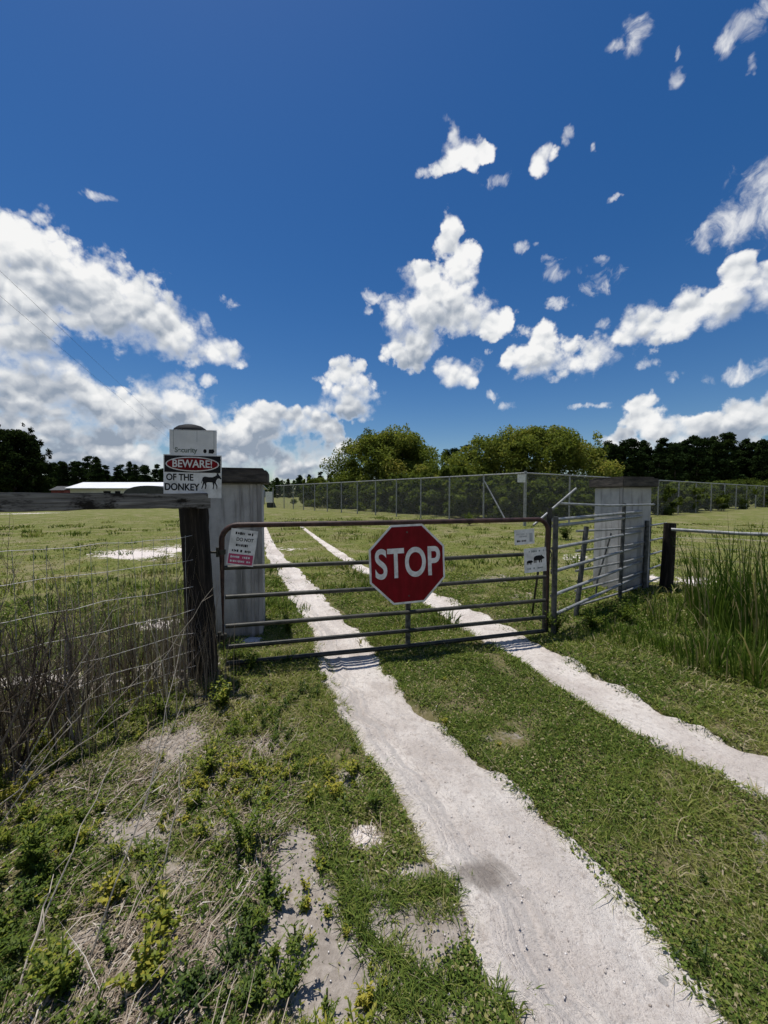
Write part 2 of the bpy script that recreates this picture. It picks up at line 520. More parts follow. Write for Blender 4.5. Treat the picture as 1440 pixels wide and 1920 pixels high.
# chain link: wires woven in diamonds, air between
m, t, out = new_mat('chain_link')
uv = t.attr('sz', 'Vector')
s = t.n.new('ShaderNodeSeparateXYZ')
t.put(s.inputs[0], uv)
fa = t.math('FRACT', t.math('MULTIPLY', t.math('ADD', s.outputs[0], s.outputs[1]), 1 / 0.085))
fb = t.math('FRACT', t.math('MULTIPLY', t.math('SUBTRACT', s.outputs[0], s.outputs[1]), 1 / 0.085))
w = t.math('MAXIMUM', t.math('LESS_THAN', fa, 0.085), t.math('LESS_THAN', fb, 0.085))
pb = t.n.new('ShaderNodeBsdfPrincipled')
pb.inputs['Base Color'].default_value = (0.26, 0.26, 0.25, 1)
pb.inputs['Roughness'].default_value = 0.6
tb = t.n.new('ShaderNodeBsdfTransparent')
mx = t.n.new('ShaderNodeMixShader')
t.put(mx.inputs[0], w)
t.l.new(tb.outputs[0], mx.inputs[1])
t.l.new(pb.outputs[0], mx.inputs[2])
t.l.new(mx.outputs[0], out.inputs[0])
simple('screen_cloth', (0.15, 0.155, 0.165), (0.24, 0.245, 0.255), 1.2, 0.8, stretch=(1, 1, 0.2))


# ------------------------------------------------------------------ object helpers
def link(name, me, parent=None, mat=None):
    if mat:
        me.materials.append(MATS[mat])
    o = bpy.data.objects.new(name, me)
    C.objects.link(o)
    if parent:
        o.parent = parent
    return o


def tag(o, label=None, cat=None, group=None, kind=None):
    if label:
        o['label'] = label
    if cat:
        o['category'] = cat
    if group:
        o['group'] = group
    if kind:
        o['kind'] = kind
    return o


def empty(name, loc, rz=0.0, label=None, cat=None, group=None):
    o = bpy.data.objects.new(name, None)
    C.objects.link(o)
    o.location = loc
    o.rotation_euler = (0, 0, rz)
    o.empty_display_size = 0.1
    return tag(o, label, cat, group)


def np_mesh(name, V, Fc, attrs=None, smooth=False):
    """V (n,3), Fc (m,k) with one polygon size k"""
    V = np.asarray(V, np.float32)
    Fc = np.asarray(Fc, np.int32)
    me = bpy.data.meshes.new(name)
    k = Fc.shape[1]
    me.vertices.add(len(V))
    me.vertices.foreach_set('co', V.ravel())
    me.loops.add(Fc.size)
    me.loops.foreach_set('vertex_index', Fc.ravel())
    me.polygons.add(len(Fc))
    me.polygons.foreach_set('loop_start', np.arange(0, Fc.size, k, dtype=np.int32))
    if smooth:
        me.polygons.foreach_set('use_smooth', np.ones(len(Fc), bool))
    me.update(calc_edges=True)
    for nm, a in (attrs or {}).items():
        a = np.asarray(a, np.float32)
        if a.ndim == 2:
            at_ = me.attributes.new(nm, 'FLOAT_VECTOR', 'POINT')
            at_.data.foreach_set('vector', a.ravel())
        else:
            at_ = me.attributes.new(nm, 'FLOAT', 'POINT')
            at_.data.foreach_set('value', a)
    return me


class MB:
    def __init__(self):
        self.v, self.f, self.tone = [], [], []

    def add(self, vs, fs, tone=0.5):
        b = len(self.v)
        self.v += [tuple(q) for q in vs]
        self.f += [tuple(b + i for i in f) for f in fs]
        self.tone += [tone] * len(vs)
        return self

    def box(self, lo, hi):
        (x0, y0, z0), (x1, y1, z1) = lo, hi
        vs = [(x0, y0, z0), (x1, y0, z0), (x1, y1, z0), (x0, y1, z0), (x0, y0, z1), (x1, y0, z1), (x1, y1, z1), (x0, y1, z1)]
        return self.add(vs, [(0, 3, 2, 1), (4, 5, 6, 7), (0, 1, 5, 4), (1, 2, 6, 5), (2, 3, 7, 6), (3, 0, 4, 7)])

    def tube(self, pts, rad, n=8, cap=True, tone=0.5, wob=0.0):
        pts = [Vector(q) for q in pts]
        rads = rad if isinstance(rad, (list, tuple)) else [rad] * len(pts)
        d0 = (pts[-1] - pts[0]).normalized()
        ref = Vector((0, 0, 1)) if abs(d0.z) < 0.9 else Vector((1, 0, 0))
        vs = []
        for i, q in enumerate(pts):
            dd = (pts[min(i + 1, len(pts) - 1)] - pts[max(i - 1, 0)]).normalized()
            a = dd.cross(ref).normalized()
            b = dd.cross(a)
            for k in range(n):
                th = 2 * math.pi * k / n
                r = rads[i] * (1 + random.uniform(-wob, wob))
                vs.append(q + a * (r * math.cos(th)) + b * (r * math.sin(th)))
        fs = []
        for i in range(len(pts) - 1):
            for k in range(n):
                k2 = (k + 1) % n
                fs.append((i * n + k, i * n + k2, (i + 1) * n + k2, (i + 1) * n + k))
        if cap:
            fs.append(tuple(range(n)))
            fs.append(tuple(range((len(pts) - 1) * n, len(pts) * n))[::-1])
        return self.add(vs, fs, tone)

    def plate(self, outline, y0, y1):
        """outline [(x,z)] extruded from y0 (front) to y1"""
        n = len(outline)
        vs = [(x, y0, z) for x, z in outline] + [(x, y1, z) for x, z in outline]
        fs = [tuple(range(n)), tuple(range(2 * n - 1, n - 1, -1))]
        for i in range(n):
            j = (i + 1) % n
            fs.append((j, i, n + i, n + j))
        return self.add(vs, fs)

    def build(self, name, mat, parent=None, smooth=False, bevel=0.0):
        me = bpy.data.meshes.new(name)
        me.from_pydata(self.v, [], self.f)
        a = me.attributes.new('tone', 'FLOAT', 'POINT')
        a.data.foreach_set('value', np.array(self.tone, np.float32))
        bm = bmesh.new()
        bm.from_mesh(me)
        bmesh.ops.recalc_face_normals(bm, faces=bm.faces)
        if bevel:
            es = [e for e in bm.edges if len(e.link_faces) == 2 and e.calc_face_angle(0) > 0.6]
            bmesh.ops.bevel(bm, geom=es, offset=bevel, segments=2, affect='EDGES', clamp_overlap=True)
        if smooth:
            for f in bm.faces:
                f.smooth = True
            for e in bm.edges:
                if len(e.link_faces) == 2 and e.calc_face_angle(0) > 0.9:
                    e.smooth = False
        bm.to_mesh(me)
        bm.free()
        return link(name, me, parent, mat)


def text(body, size, mat, parent, loc, sx=1.0, bold=0.0, name='lettering', tilt=0.0, shear=0.0):
    cu = bpy.data.curves.new('lettering', 'FONT')
    cu.body = body
    cu.size = size
    cu.align_x = 'CENTER'
    cu.align_y = 'CENTER'
    cu.offset = bold
    cu.extrude = 0.0006
    cu.shear = shear
    tmp = bpy.data.objects.new('lettering_source', cu)
    C.objects.link(tmp)
    dg = bpy.context.evaluated_depsgraph_get()
    me = bpy.data.meshes.new_from_object(tmp.evaluated_get(dg))
    bpy.data.objects.remove(tmp)
    M = Matrix.Translation(loc) @ Matrix.Rotation(tilt, 4, 'Y') @ Matrix.Rotation(math.pi / 2, 4, 'X') @ Matrix.Diagonal((sx, 1, 1, 1))
    me.transform(M)
    me.materials.clear()
    return link(name, me, parent, mat)


def copy_tree(o, parent=None):
    c = o.copy()
    C.objects.link(c)
    c.parent = parent
    for ch in [x for x in bpy.data.objects if x.parent == o]:
        copy_tree(ch, c)
    return c


# value noise in numpy
_lat = rng.random((256, 256)).astype(np.float32)


def vnoise(x, y):
    xi, yi = np.floor(x).astype(int), np.floor(y).astype(int)
    fx, fy = x - xi, y - yi
    fx, fy = fx * fx * (3 - 2 * fx), fy * fy * (3 - 2 * fy)
    a = _lat[xi & 255, yi & 255]
    b = _lat[(xi + 1) & 255, yi & 255]
    c = _lat[xi & 255, (yi + 1) & 255]
    d = _lat[(xi + 1) & 255, (yi + 1) & 255]
    return (a * (1 - fx) + b * fx) * (1 - fy) + (c * (1 - fx) + d * fx) * fy


def fbm(x, y, o=4):
    s, amp, tot = 0, 1.0, 0
    for i in range(o):
        s = s + amp * vnoise(x * 2 ** i + 17.3 * i, y * 2 ** i + 5.1 * i)
        tot += amp
        amp *= 0.55
    return s / tot


# ------------------------------------------------------------------ the ground and the two wheel tracks
TL = np.array([(975, 484, 493), (1000, 490, 503), (1020, 496, 513), (1045, 503, 532), (1080, 526, 572), (1120, 548, 607), (1160, 573, 642), (1200, 588, 682), (1250, 605, 714),
               (1300, 627, 752), (1350, 648, 806), (1400, 668, 864), (1450, 712, 925), (1500, 742, 982), (1550, 768, 1034), (1600, 792, 1085),
               (1650, 828, 1138), (1700, 850, 1188), (1750, 868, 1226), (1800, 888, 1258), (1850, 912, 1302), (1920, 955, 1368), (2100, 1050, 1530), (2500, 1240, 1850)], float)
TR = np.array([(985, 560, 564), (1010, 591, 598), (1040, 628, 646), (1065, 664, 686), (1090, 716, 746), (1120, 776, 830), (1150, 828, 900), (1180, 880, 958), (1210, 930, 1012),
               (1250, 988, 1080), (1300, 1062, 1166), (1340, 1122, 1236), (1380, 1200, 1330), (1420, 1284, 1422), (1460, 1360, 1510), (1510, 1445, 1620), (1600, 1600, 1815), (1800, 1960, 2240)], float)


def track_mask(px, py, T, soft=6.0):
    l = np.interp(py, T[:, 0], T[:, 1])
    r = np.interp(py, T[:, 0], T[:, 2])
    m = np.clip(np.minimum(px - l, r - px) / soft + 0.5, 0, 1)
    return np.where((py < T[0, 0]) | (py > T[-1, 0]), 0, m)


def blobs(px, py, L):
    o = np.zeros_like(px)
    for cx_, cy_, rx, ry, a in L:
        o = np.maximum(o, a * np.exp(-((px - cx_) / rx) ** 2 - ((py - cy_) / ry) ** 2))
    return o


DIRT = [(650, 1805, 165, 150, 2.2), (555, 1650, 44, 90, 2.0), (780, 1740, 105, 56, 2.0), (740, 1890, 170, 70, 1.6), (560, 1850, 60, 100, 1.0), (880, 1640, 60, 26, 0.9),
        (500, 1400, 60, 26, 0.8), (330, 1400, 90, 50, 0.8), (400, 1790, 90, 80, 0.9), (190, 1790, 110, 80, 0.85), (250, 1560, 120, 70, 0.75), (960, 1385, 70, 14, 0.6), (330, 1660, 110, 60, 0.75), (420, 1560, 70, 50, 0.6),
        (1180, 1290, 40, 14, 0.6), (1425, 1600, 30, 60, 0.75), (1400, 1890, 60, 50, 0.6), (1230, 1850, 30, 60, 0.4), (480, 1310, 40, 16, 0.5), (1150, 1270, 50, 14, 0.5), (1150, 1590, 60, 20, 0.45),
        (930, 1085, 70, 12, 0.5), (980, 1120, 50, 12, 0.45), (660, 1470, 40, 50, 0.6), (780, 1640, 60, 30, 0.9), (60, 1900, 90, 60, 0.6), (1240, 1480, 70, 16, 0.4)]
SAND = [(688, 1572, 30, 22, 2.2), (250, 1040, 90, 11, 0.95), (330, 1030, 60, 10, 0.8), (110, 1282, 170, 26, 1.0), (300, 1262, 70, 28, 0.95), (290, 1168, 70, 14, 0.85),
        (470, 1205, 30, 12, 0.95), (20, 1012, 40, 5, 0.7), (60, 964, 50, 3, 0.8), (400, 1240, 30, 26, 0.8), (1080, 1045, 40, 8, 0.6), (1300, 1090, 50, 12, 0.7), (1225, 1085, 24, 10, 0.7),
        (770, 1640, 40, 16, 0.6), (530, 1030, 60, 6, 0.5)]
DAMP = [(890, 1645, 80, 40, 1.0), (805, 1712, 80, 40, 0.7)]


def zheight(x, y):
    near = np.exp(-(x ** 2 + (y - 3) ** 2) / 90.0)
    h = (fbm(x * 0.9 + 40, y * 0.9 + 40, 3) - 0.5) * 0.09 + (fbm(x * 5 + 9, y * 5 + 3, 3) - 0.5) * 0.028
    px, py = project(x, y)
    front = y > 0.55
    tm = np.maximum(track_mask(px, py, TL, 14), track_mask(px, py, TR, 14)) * front
    return (h * (1 - 0.6 * tm) - 0.022 * tm) * near


def axis(a, b, n, ext_lo, ext_hi, ne=46):
    mid = np.linspace(a, b, n)
    st = (b - a) / (n - 1)
    g = np.cumsum(st * np.geomspace(1.2, 1200, ne))
    g1 = g / g[-1]
    return np.concatenate([(a - (ext_lo * g1))[::-1], mid, b + ext_hi * g1])


xs = axis(-6.0, 8.0, 400, 3500, 3500)
ys = axis(0.2, 11.0, 330, 800, 4500)
X, Y = np.meshgrid(xs, ys)
x, y = X.ravel(), Y.ravel()
z = zheight(x, y)
V = np.stack([x, y, z], 1)
nx, ny = len(xs), len(ys)
I = np.arange(nx * ny).reshape(ny, nx)
Fq = np.stack([I[:-1, :-1].ravel(), I[:-1, 1:].ravel(), I[1:, 1:].ravel(), I[1:, :-1].ravel()], 1)
px, py = project(x, np.maximum(y, 0.3))
infront = (y > 0.4).astype(float)
far = np.clip((np.hypot(x, y) - 4.5) / 3.5, 0, 1)
ground = link('ground', np_mesh('ground', V, Fq, {'dirt': blobs(px, py, DIRT) * infront, 'sand': blobs(px, py, SAND) * infront, 'damp': blobs(px, py, DAMP) * infront, 'far': far}, True), None, 'ground')
tag(ground, kind='structure')


def make_track(name, T, tyre, seed):
    edges = [(G(l, yy), G(r, yy)) for yy, l, r in T]
    Lp = np.array([e[0][:2] for e in edges])
    Rp = np.array([e[1][:2] for e in edges])
    mid = (Lp + Rp) / 2
    s = np.concatenate([[0], np.cumsum(np.hypot(*np.diff(mid, axis=0).T))])
    # far end first: rows get finer towards the camera
    dist = np.hypot(mid[:, 0], mid[:, 1])
    rows = [0.0]
    while rows[-1] < s[-1]:
        dd = np.interp(rows[-1], s, dist)
        rows.append(rows[-1] + max(0.012, 0.006 * dd))
    rows = np.array(rows[:-1])
    L2 = np.stack([np.interp(rows, s, Lp[:, k]) for k in (0, 1)], 1)
    R2 = np.stack([np.interp(rows, s, Rp[:, k]) for k in (0, 1)], 1)
    wd = np.hypot(*(R2 - L2).T)[:, None]
    acr = (R2 - L2) / wd
    jl = (fbm(rows * 4.0 + seed, rows * 0 + 3, 6) - 0.5)[:, None] * 0.42 * np.minimum(wd, 0.5)
    jr = (fbm(rows * 4.0 + seed, rows * 0 + 9, 6) - 0.5)[:, None] * 0.36 * np.minimum(wd, 0.5)
    L2 = L2 - acr * (0.035 + jl)
    R2 = R2 + acr * (0.035 + jr)
    nc = 34
    u = np.linspace(0, 1, nc)
    Px = L2[:, 0:1] * (1 - u) + R2[:, 0:1] * u
    Py = L2[:, 1:2] * (1 - u) + R2[:, 1:2] * u
    U = np.broadcast_to(u, Px.shape)
    S = np.broadcast_to(rows[:, None], Px.shape)
    e = np.minimum(U, 1 - U) * 2
    prof = np.clip(e / 0.16, 0, 1)
    n = fbm(Px * 9 + seed, Py * 9, 4) - 0.5
    n2 = fbm(Px * 30 + seed, Py * 30, 3) - 0.5
    ridge = 0.020 * np.exp(-((U - 0.14) / 0.03) ** 2) + 0.013 * np.exp(-((U - 0.40) / 0.025) ** 2) - 0.007 * np.exp(-((U - 0.28) / 0.07) ** 2)
    lug = np.clip(np.sin(S * 2 * np.pi / 0.062 + 1.6 * np.sin(U * 40)) * 1.6, -1, 1) * 0.0042
    cleat = lug * (np.exp(-((U - 0.24) / 0.06) ** 2) + 0.7 * np.exp(-((U - 0.62) / 0.05) ** 2)) * np.clip((fbm(Px * 2.2 + 3, Py * 2.2, 3) - 0.40) * 6, 0, 1)
    Z = zheight(Px.ravel(), Py.ravel()).reshape(Px.shape) + 0.019 - 0.038 * (1 - prof) ** 1.5 + n * 0.022 * (0.5 + (1 - prof)) + n2 * 0.010 + ridge * tyre + cleat * tyre
    pxx, pyy = project(Px.ravel(), Py.ravel())
    tw = 1.1 * np.exp(-((U - 0.28) / 0.17) ** 2) + 0.45 * np.exp(-((U - 0.72) / 0.14) ** 2)
    nr = len(rows)
    I = np.arange(nr * nc).reshape(nr, nc)
    Fq = np.stack([I[:-1, :-1].ravel(), I[1:, :-1].ravel(), I[1:, 1:].ravel(), I[:-1, 1:].ravel()], 1)
    me = np_mesh(name, np.stack([Px.ravel(), Py.ravel(), Z.ravel()], 1), Fq,
                 {'across': U.ravel(), 'along': S.ravel(), 'tyre': (tw * tyre).ravel(), 'edge': (1 - prof).ravel(), 'damp': blobs(pxx, pyy, DAMP)}, True)
    o = link(name, me, None, 'limerock')
    tag(o, kind='structure')
    return o


make_track('wheel_track', TL, 1.0, 3.1)
make_track('wheel_track', TR, 0.35, 41.7)


# ------------------------------------------------------------------ grass
def blades1(P, h, w, lean, th):
    """one triangle per blade"""
    n = len(P)
    t = np.stack([np.cos(th), np.sin(th), np.zeros(n)], 1) * (w / 2)[:, None]
    ld = rng.uniform(0, 2 * np.pi, n)
    tip = P + np.stack([np.cos(ld) * lean * h, np.sin(ld) * lean * h, h], 1)
    V = np.stack([P - t, P + t, tip], 1).reshape(-1, 3)
    F = np.arange(3 * n).reshape(n, 3)
    return V, F


def blades3(P, h, w, lean, th):
    """bent blade: five vertices, three triangles"""
    n = len(P)
    t = np.stack([np.cos(th), np.sin(th), np.zeros(n)], 1) * (w / 2)[:, None]
    ld = rng.uniform(0, 2 * np.pi, n)
    L = np.stack([np.cos(ld), np.sin(ld), np.zeros(n)], 1)
    up = np.array([0, 0, 1.0])
    m = P + L * (lean * h * 0.35)[:, None] + up * (h * 0.6)[:, None]
    tip = P + L * (lean * h)[:, None] + up * (h * (1 - 0.25 * lean))[:, None]
    V = np.stack([P - t, P + t, m - t * 0.75, m + t * 0.75, tip], 1).reshape(-1, 3)
    b = np.arange(n)[:, None, None] * 5
    F = (b + np.array([[0, 1, 3], [0, 3, 2], [2, 3, 4]])[None]).reshape(-1, 3)
    return V, F


def scatter(n, r0, r1, pw, a0=-58, a1=58):
    """points round the camera, thinning with distance"""
    u = rng.random(n)
    k = 1 - pw
    r = (r0 ** k + u * (r1 ** k - r0 ** k)) ** (1 / k)
    a = np.radians(rng.uniform(a0, a1, n))
    return np.sin(a) * r, np.cos(a) * r, r


def ground_info(x, y):
    px, py = project(x, y)
    tm = np.maximum(track_mask(px, py, TL, 10), track_mask(px, py, TR, 10))
    return px, py, tm


FENCE_A = G(376, 1268)                       # the gate post
FENCE_DIR = Vector((-0.61, -0.79, 0)).normalized()


def left_of_fence(x, y):
    """behind the board fence and left of the drive"""
    return (x - FENCE_A.x) * (-FENCE_DIR.y) + (y - FENCE_A.y) * FENCE_DIR.x


def lawn(n, r0, r1, pw, kind):
    x, y, r = scatter(n, r0, r1, pw)
    px, py, tm = ground_info(x, y)
    dirt, sand = blobs(px, py, DIRT), blobs(px, py, SAND)
    patch = fbm(x * 1.3, y * 1.3, 4)
    fineN = fbm(x * 6 + 50, y * 6, 3)
    keep = np.ones(n)
    jag = (fbm(x * 7 + 11, y * 7, 3) - 0.5) * 1.3
    tmw = np.maximum(track_mask(px, py, TL, 50), track_mask(px, py, TR, 44))
    keep *= (tmw + jag * 0.75 + rng.normal(0, 0.07, n) < 0.56)
    keep *= np.clip(1.25 - 1.5 * np.minimum(dirt, 1.15) + (fineN - 0.5) * 2.2, 0.015, 1)
    keep *= np.clip(1.2 - 1.6 * sand + (fineN - 0.5) * 1.5, 0, 1)
    keep *= np.clip(0.35 + (fineN - 0.36) * 4, 0.12, 1)
    weedy = ((px < 520) & (py > 1290)) | ((px < 680) & (py > 1600))
    keep *= np.where(weedy, 0.42, 1.0)
    ok = rng.random(n) < keep
    x, y, r, px, py, patch, fineN, weedy = (q[ok] for q in (x, y, r, px, py, patch, fineN, weedy))
    m = len(x)
    z = zheight(x, y)
    tall = np.clip((px - 1000) / 440, 0, 1) * np.clip((1330 - py) / 130, 0, 1) * (py > 1090)
    gateline = np.exp(-((py - (1262 - (px - 420) * 0.115)) / 16) ** 2) * (px > 560) * (px < 1000)
    leftlush = (px < 700) * (px > 400) * (py > 1240) * (py < 1600)
    h = rng.gamma(4.0, 0.0056, m) * (0.7 + 0.8 * patch) + 0.007
    h = h * (1 + 1.7 * tall * rng.random(m)) * (1 - 0.3 * (1 - fineN))
    h *= np.where(leftlush, 1.15, 1.0)
    h *= np.where(r > 4.6, 0.75, 1.0)
    w = (rng.uniform(0.0045, 0.0090, m)) * np.clip(r / 2.6, 0.62, 4.5)
    h *= np.clip(0.55 + r * 0.22, 0.7, 1.0)
    tone = 0.18 + 0.55 * patch + 0.17 * rng.standard_normal(m) + 0.25 * (fbm(x * 3.1 + 7, y * 3.1, 3) - 0.5)
    tone += np.where(leftlush, 0.10, 0.0) + np.clip((r - 4.5) / 3, 0, 1) * 0.06 - 0.12 * tall
    dry = rng.random(m) < (0.08 + 0.18 * (fineN < 0.46) + 0.25 * np.clip((fbm(x * 0.8 + 33, y * 0.8 + 8, 3) - 0.5) * 4, 0, 1))
    tone = np.where(dry, rng.uniform(0.72, 1.0, m), tone)
    tone = np.clip(tone, 0, 1)
    P = np.stack([x, y, z - 0.004], 1)
    lean = rng.uniform(0.4, 2.4, m)
    th = rng.uniform(0, 2 * np.pi, m)
    fn, k = (blades3, 5) if kind == 3 else (blades1, 3)
    V, F = fn(P, h, w, lean, th)
    return V, F, np.repeat(tone, k)


Vs, Fs, Ts, off = [], [], [], 0
for args in ((230000, 0.95, 4.2, 0.75, 3), (330000, 0.95, 6.5, 0.7, 1), (260000, 3.5, 34.0, 1.15, 1)):
    V, F, T = lawn(*args)
    Vs.append(V)
    Fs.append(F + off)
    Ts.append(T)
    off += len(V)
o = link('lawn_grass', np_mesh('lawn_grass', np.concatenate(Vs), np.concatenate(Fs), {'tone': np.concatenate(Ts)}), None, 'lawn')
tag(o, 'short patchy green and olive grass growing along and between the tracks', 'grass', kind='stuff')


# ------------------------------------------------------------------ weeds: leafy plants and dry straw on the weedy verge
def leaf_quads(base, d, up, length, width):
    """pointed oval leaves: base (n,3), direction d, up vector"""
    side = np.cross(d, up)
    side /= np.linalg.norm(side, axis=1)[:, None] + 1e-9
    nrm = np.cross(side, d)
    a = base
    m = base + d * (length * 0.5)[:, None] + nrm * (length * 0.06)[:, None]
    tip = base + d * length[:, None] - nrm * (length * 0.12)[:, None]
    l = m - side * (width / 2)[:, None]
    r = m + side * (width / 2)[:, None]
    n = len(base)
    V = np.stack([a, r, tip, l], 1).reshape(-1, 3)
    return V, np.arange(4 * n).reshape(n, 4)


def forb(seed, height, nst, nleaf, ll, lw, tone):
    """a leafy weed: arching stems with leaves all along; returns V, F(quads), tone"""
    r = np.random.default_rng(seed)
    B, Dn, Ln, Wn, Tn = [], [], [], [], []
    SV, SF = [], []
    off = 0
    for s in range(nst):
        a = r.uniform(0, 2 * np.pi)
        out_ = r.uniform(0.1, 0.75)
        hh = height * r.uniform(0.55, 1.0)
        tt = np.linspace(0, 1, 6)
        stem = np.stack([np.cos(a) * out_ * hh * tt ** 1.3, np.sin(a) * out_ * hh * tt ** 1.3, hh * (tt - 0.22 * out_ * tt ** 2)], 1)
        w = 0.0022 + 0.002 * height
        for i in range(5):
            sd = np.array([-np.sin(a), np.cos(a), 0]) * w
            SV += [stem[i] - sd, stem[i] + sd, stem[i + 1] + sd * 0.8, stem[i + 1] - sd * 0.8]
            SF.append([off, off + 1, off + 2, off + 3])
            off += 4
        for k in range(nleaf):
            q = r.uniform(0.12, 1.0)
            b = np.array([np.interp(q, tt, stem[:, j]) for j in range(3)])
            la = r.uniform(0, 2 * np.pi)
            B.append(b)
            v = np.array([np.cos(la), np.sin(la), r.uniform(-0.2, 0.8)])
            Dn.append(v / np.linalg.norm(v))
            Ln.append(ll * r.uniform(0.55, 1.2) * (1.1 - 0.4 * q))
            Wn.append(lw * r.uniform(0.6, 1.2))
            Tn.append(np.clip(tone + r.normal(0, 0.13) + 0.12 * q, 0, 1))
    B, Dn, Ln, Wn = map(np.array, (B, Dn, Ln, Wn))
    up = np.tile([0.02, 0.03, 1.0], (len(B), 1))
    LV, LF = leaf_quads(B, Dn, up, Ln, Wn)
    V = np.concatenate([np.array(SV), LV])
    F = np.concatenate([np.array(SF), LF + len(SV)])
    T = np.concatenate([np.full(len(SV), max(0.05, tone - 0.15)), np.repeat(Tn, 4)])
    return V, F, T


def merge_instances(variants, places):
    """places: (variant, x, y, z, rot, scale, dtone) -> one mesh's V, F, tone"""
    Vs, Fs, Ts, off = [], [], [], 0
    for k, x, y, z, rot, sc, dt in places:
        V, F, T = variants[k]
        c, s = math.cos(rot), math.sin(rot)
        W = V * sc
        Vs.append(np.stack([W[:, 0] * c - W[:, 1] * s + x, W[:, 0] * s + W[:, 1] * c + y, W[:, 2] + z], 1))
        Fs.append(F + off)
        Ts.append(np.clip(T + dt, 0, 1))
        off += len(V)
    return np.concatenate(Vs), np.concatenate(Fs), np.concatenate(Ts)


small = [forb(100 + i, 0.095, 6, 13, 0.024, 0.009, 0.45) for i in range(5)] + [forb(200 + i, 0.055, 7, 9, 0.017, 0.009, 0.6) for i in range(4)] + [forb(250 + i, 0.12, 7, 12, 0.034, 0.006, 0.5) for i in range(3)]
places = []
n = 0
while n < 4700:
    x, y, r = (float(q[0]) for q in scatter(1, 0.95, 4.4, 0.4))
    px, py, tm = (float(q) for q in ground_info(np.array(x), np.array(y)))
    n += 1
    if tm > 0.05:
        continue
    inleft = px < 700 and py > 1230
    dens = 0.95 if inleft else 0.05
    d = float(blobs(np.array(px), np.array(py), DIRT))
    clump = float(fbm(np.array(x * 2.6 + 30), np.array(y * 2.6), 3))
    if random.random() > dens * (1 - 0.85 * min(1, d)) * (0.05 + 4.2 * max(0, clump - 0.40)):
        continue
    k = random.randrange(len(small))
    tonep = (float(fbm(np.array(x * 1.7 + 90), np.array(y * 1.7), 2)) - 0.52) * 1.1 + random.gauss(0, 0.12)
    sc = random.uniform(0.45, 1.15) if inleft else random.uniform(0.4, 0.8)
    places.append((k, x, y, float(zheight(np.array(x), np.array(y))) - 0.003, random.uniform(0, 6.28), sc, tonep))
V, F, T = merge_instances(small, places)
o = link('ground_weeds', np_mesh('ground_weeds', V, F, {'tone': T}), None, 'weed_leaf')
tag(o, 'low mixed green weeds covering the verge beside the wheel track', 'weeds', kind='stuff')

# small round-leaved weeds matted into the turf
nl_ = 420000
x, y, r = scatter(nl_, 0.95, 7.5, 0.7)
px, py, tm = ground_info(x, y)
cl_ = fbm(x * 4 + 70, y * 4 + 12, 4)
k_ = np.clip((cl_ - 0.36) * 4.0, 0.04, 1) * np.clip(1.3 - 1.5 * blobs(px, py, DIRT), 0.02, 1) * np.clip(1.2 - 1.6 * blobs(px, py, SAND), 0, 1) * (np.maximum(track_mask(px, py, TL, 50), track_mask(px, py, TR, 44)) + (fbm(x * 7 + 11, y * 7, 3) - 0.5) * 0.97 + rng.normal(0, 0.07, nl_) < 0.56)
ok = rng.random(nl_) < k_
x, y, r, px, py, cl_ = (q[ok] for q in (x, y, r, px, py, cl_))
m_ = len(x)
P = np.stack([x, y, zheight(x, y) + rng.uniform(0.004, 0.030, m_)], 1)
d_ = rng.normal(size=(m_, 3)) * np.array([1, 1, 0.45])
d_ /= np.linalg.norm(d_, axis=1)[:, None]
sz_ = rng.uniform(0.008, 0.019, m_) * np.clip(r / 2.8, 1, 2.6)
V, F = leaf_quads(P, d_, np.tile([0.05, 0.02, 1.0], (m_, 1)) + rng.normal(size=(m_, 3)) * 0.35, sz_, sz_ * rng.uniform(0.4, 0.8, m_))
T = 0.30 + 0.35 * (fbm(x * 1.3, y * 1.3, 3) - 0.5) + rng.normal(0, 0.17, m_) + np.where((px < 720) & (py > 1240) & (py < 1620), 0.10, 0.0)
T = np.where(rng.random(m_) < 0.12, rng.uniform(0.75, 1, m_), T)
o = link('turf_leaves', np_mesh('turf_leaves', V, F, {'tone': np.repeat(np.clip(T, 0, 1), 4)}), None, 'lawn')
tag(o, 'tiny flat weed leaves matted through the short turf by the tracks', 'weeds', kind='stuff')

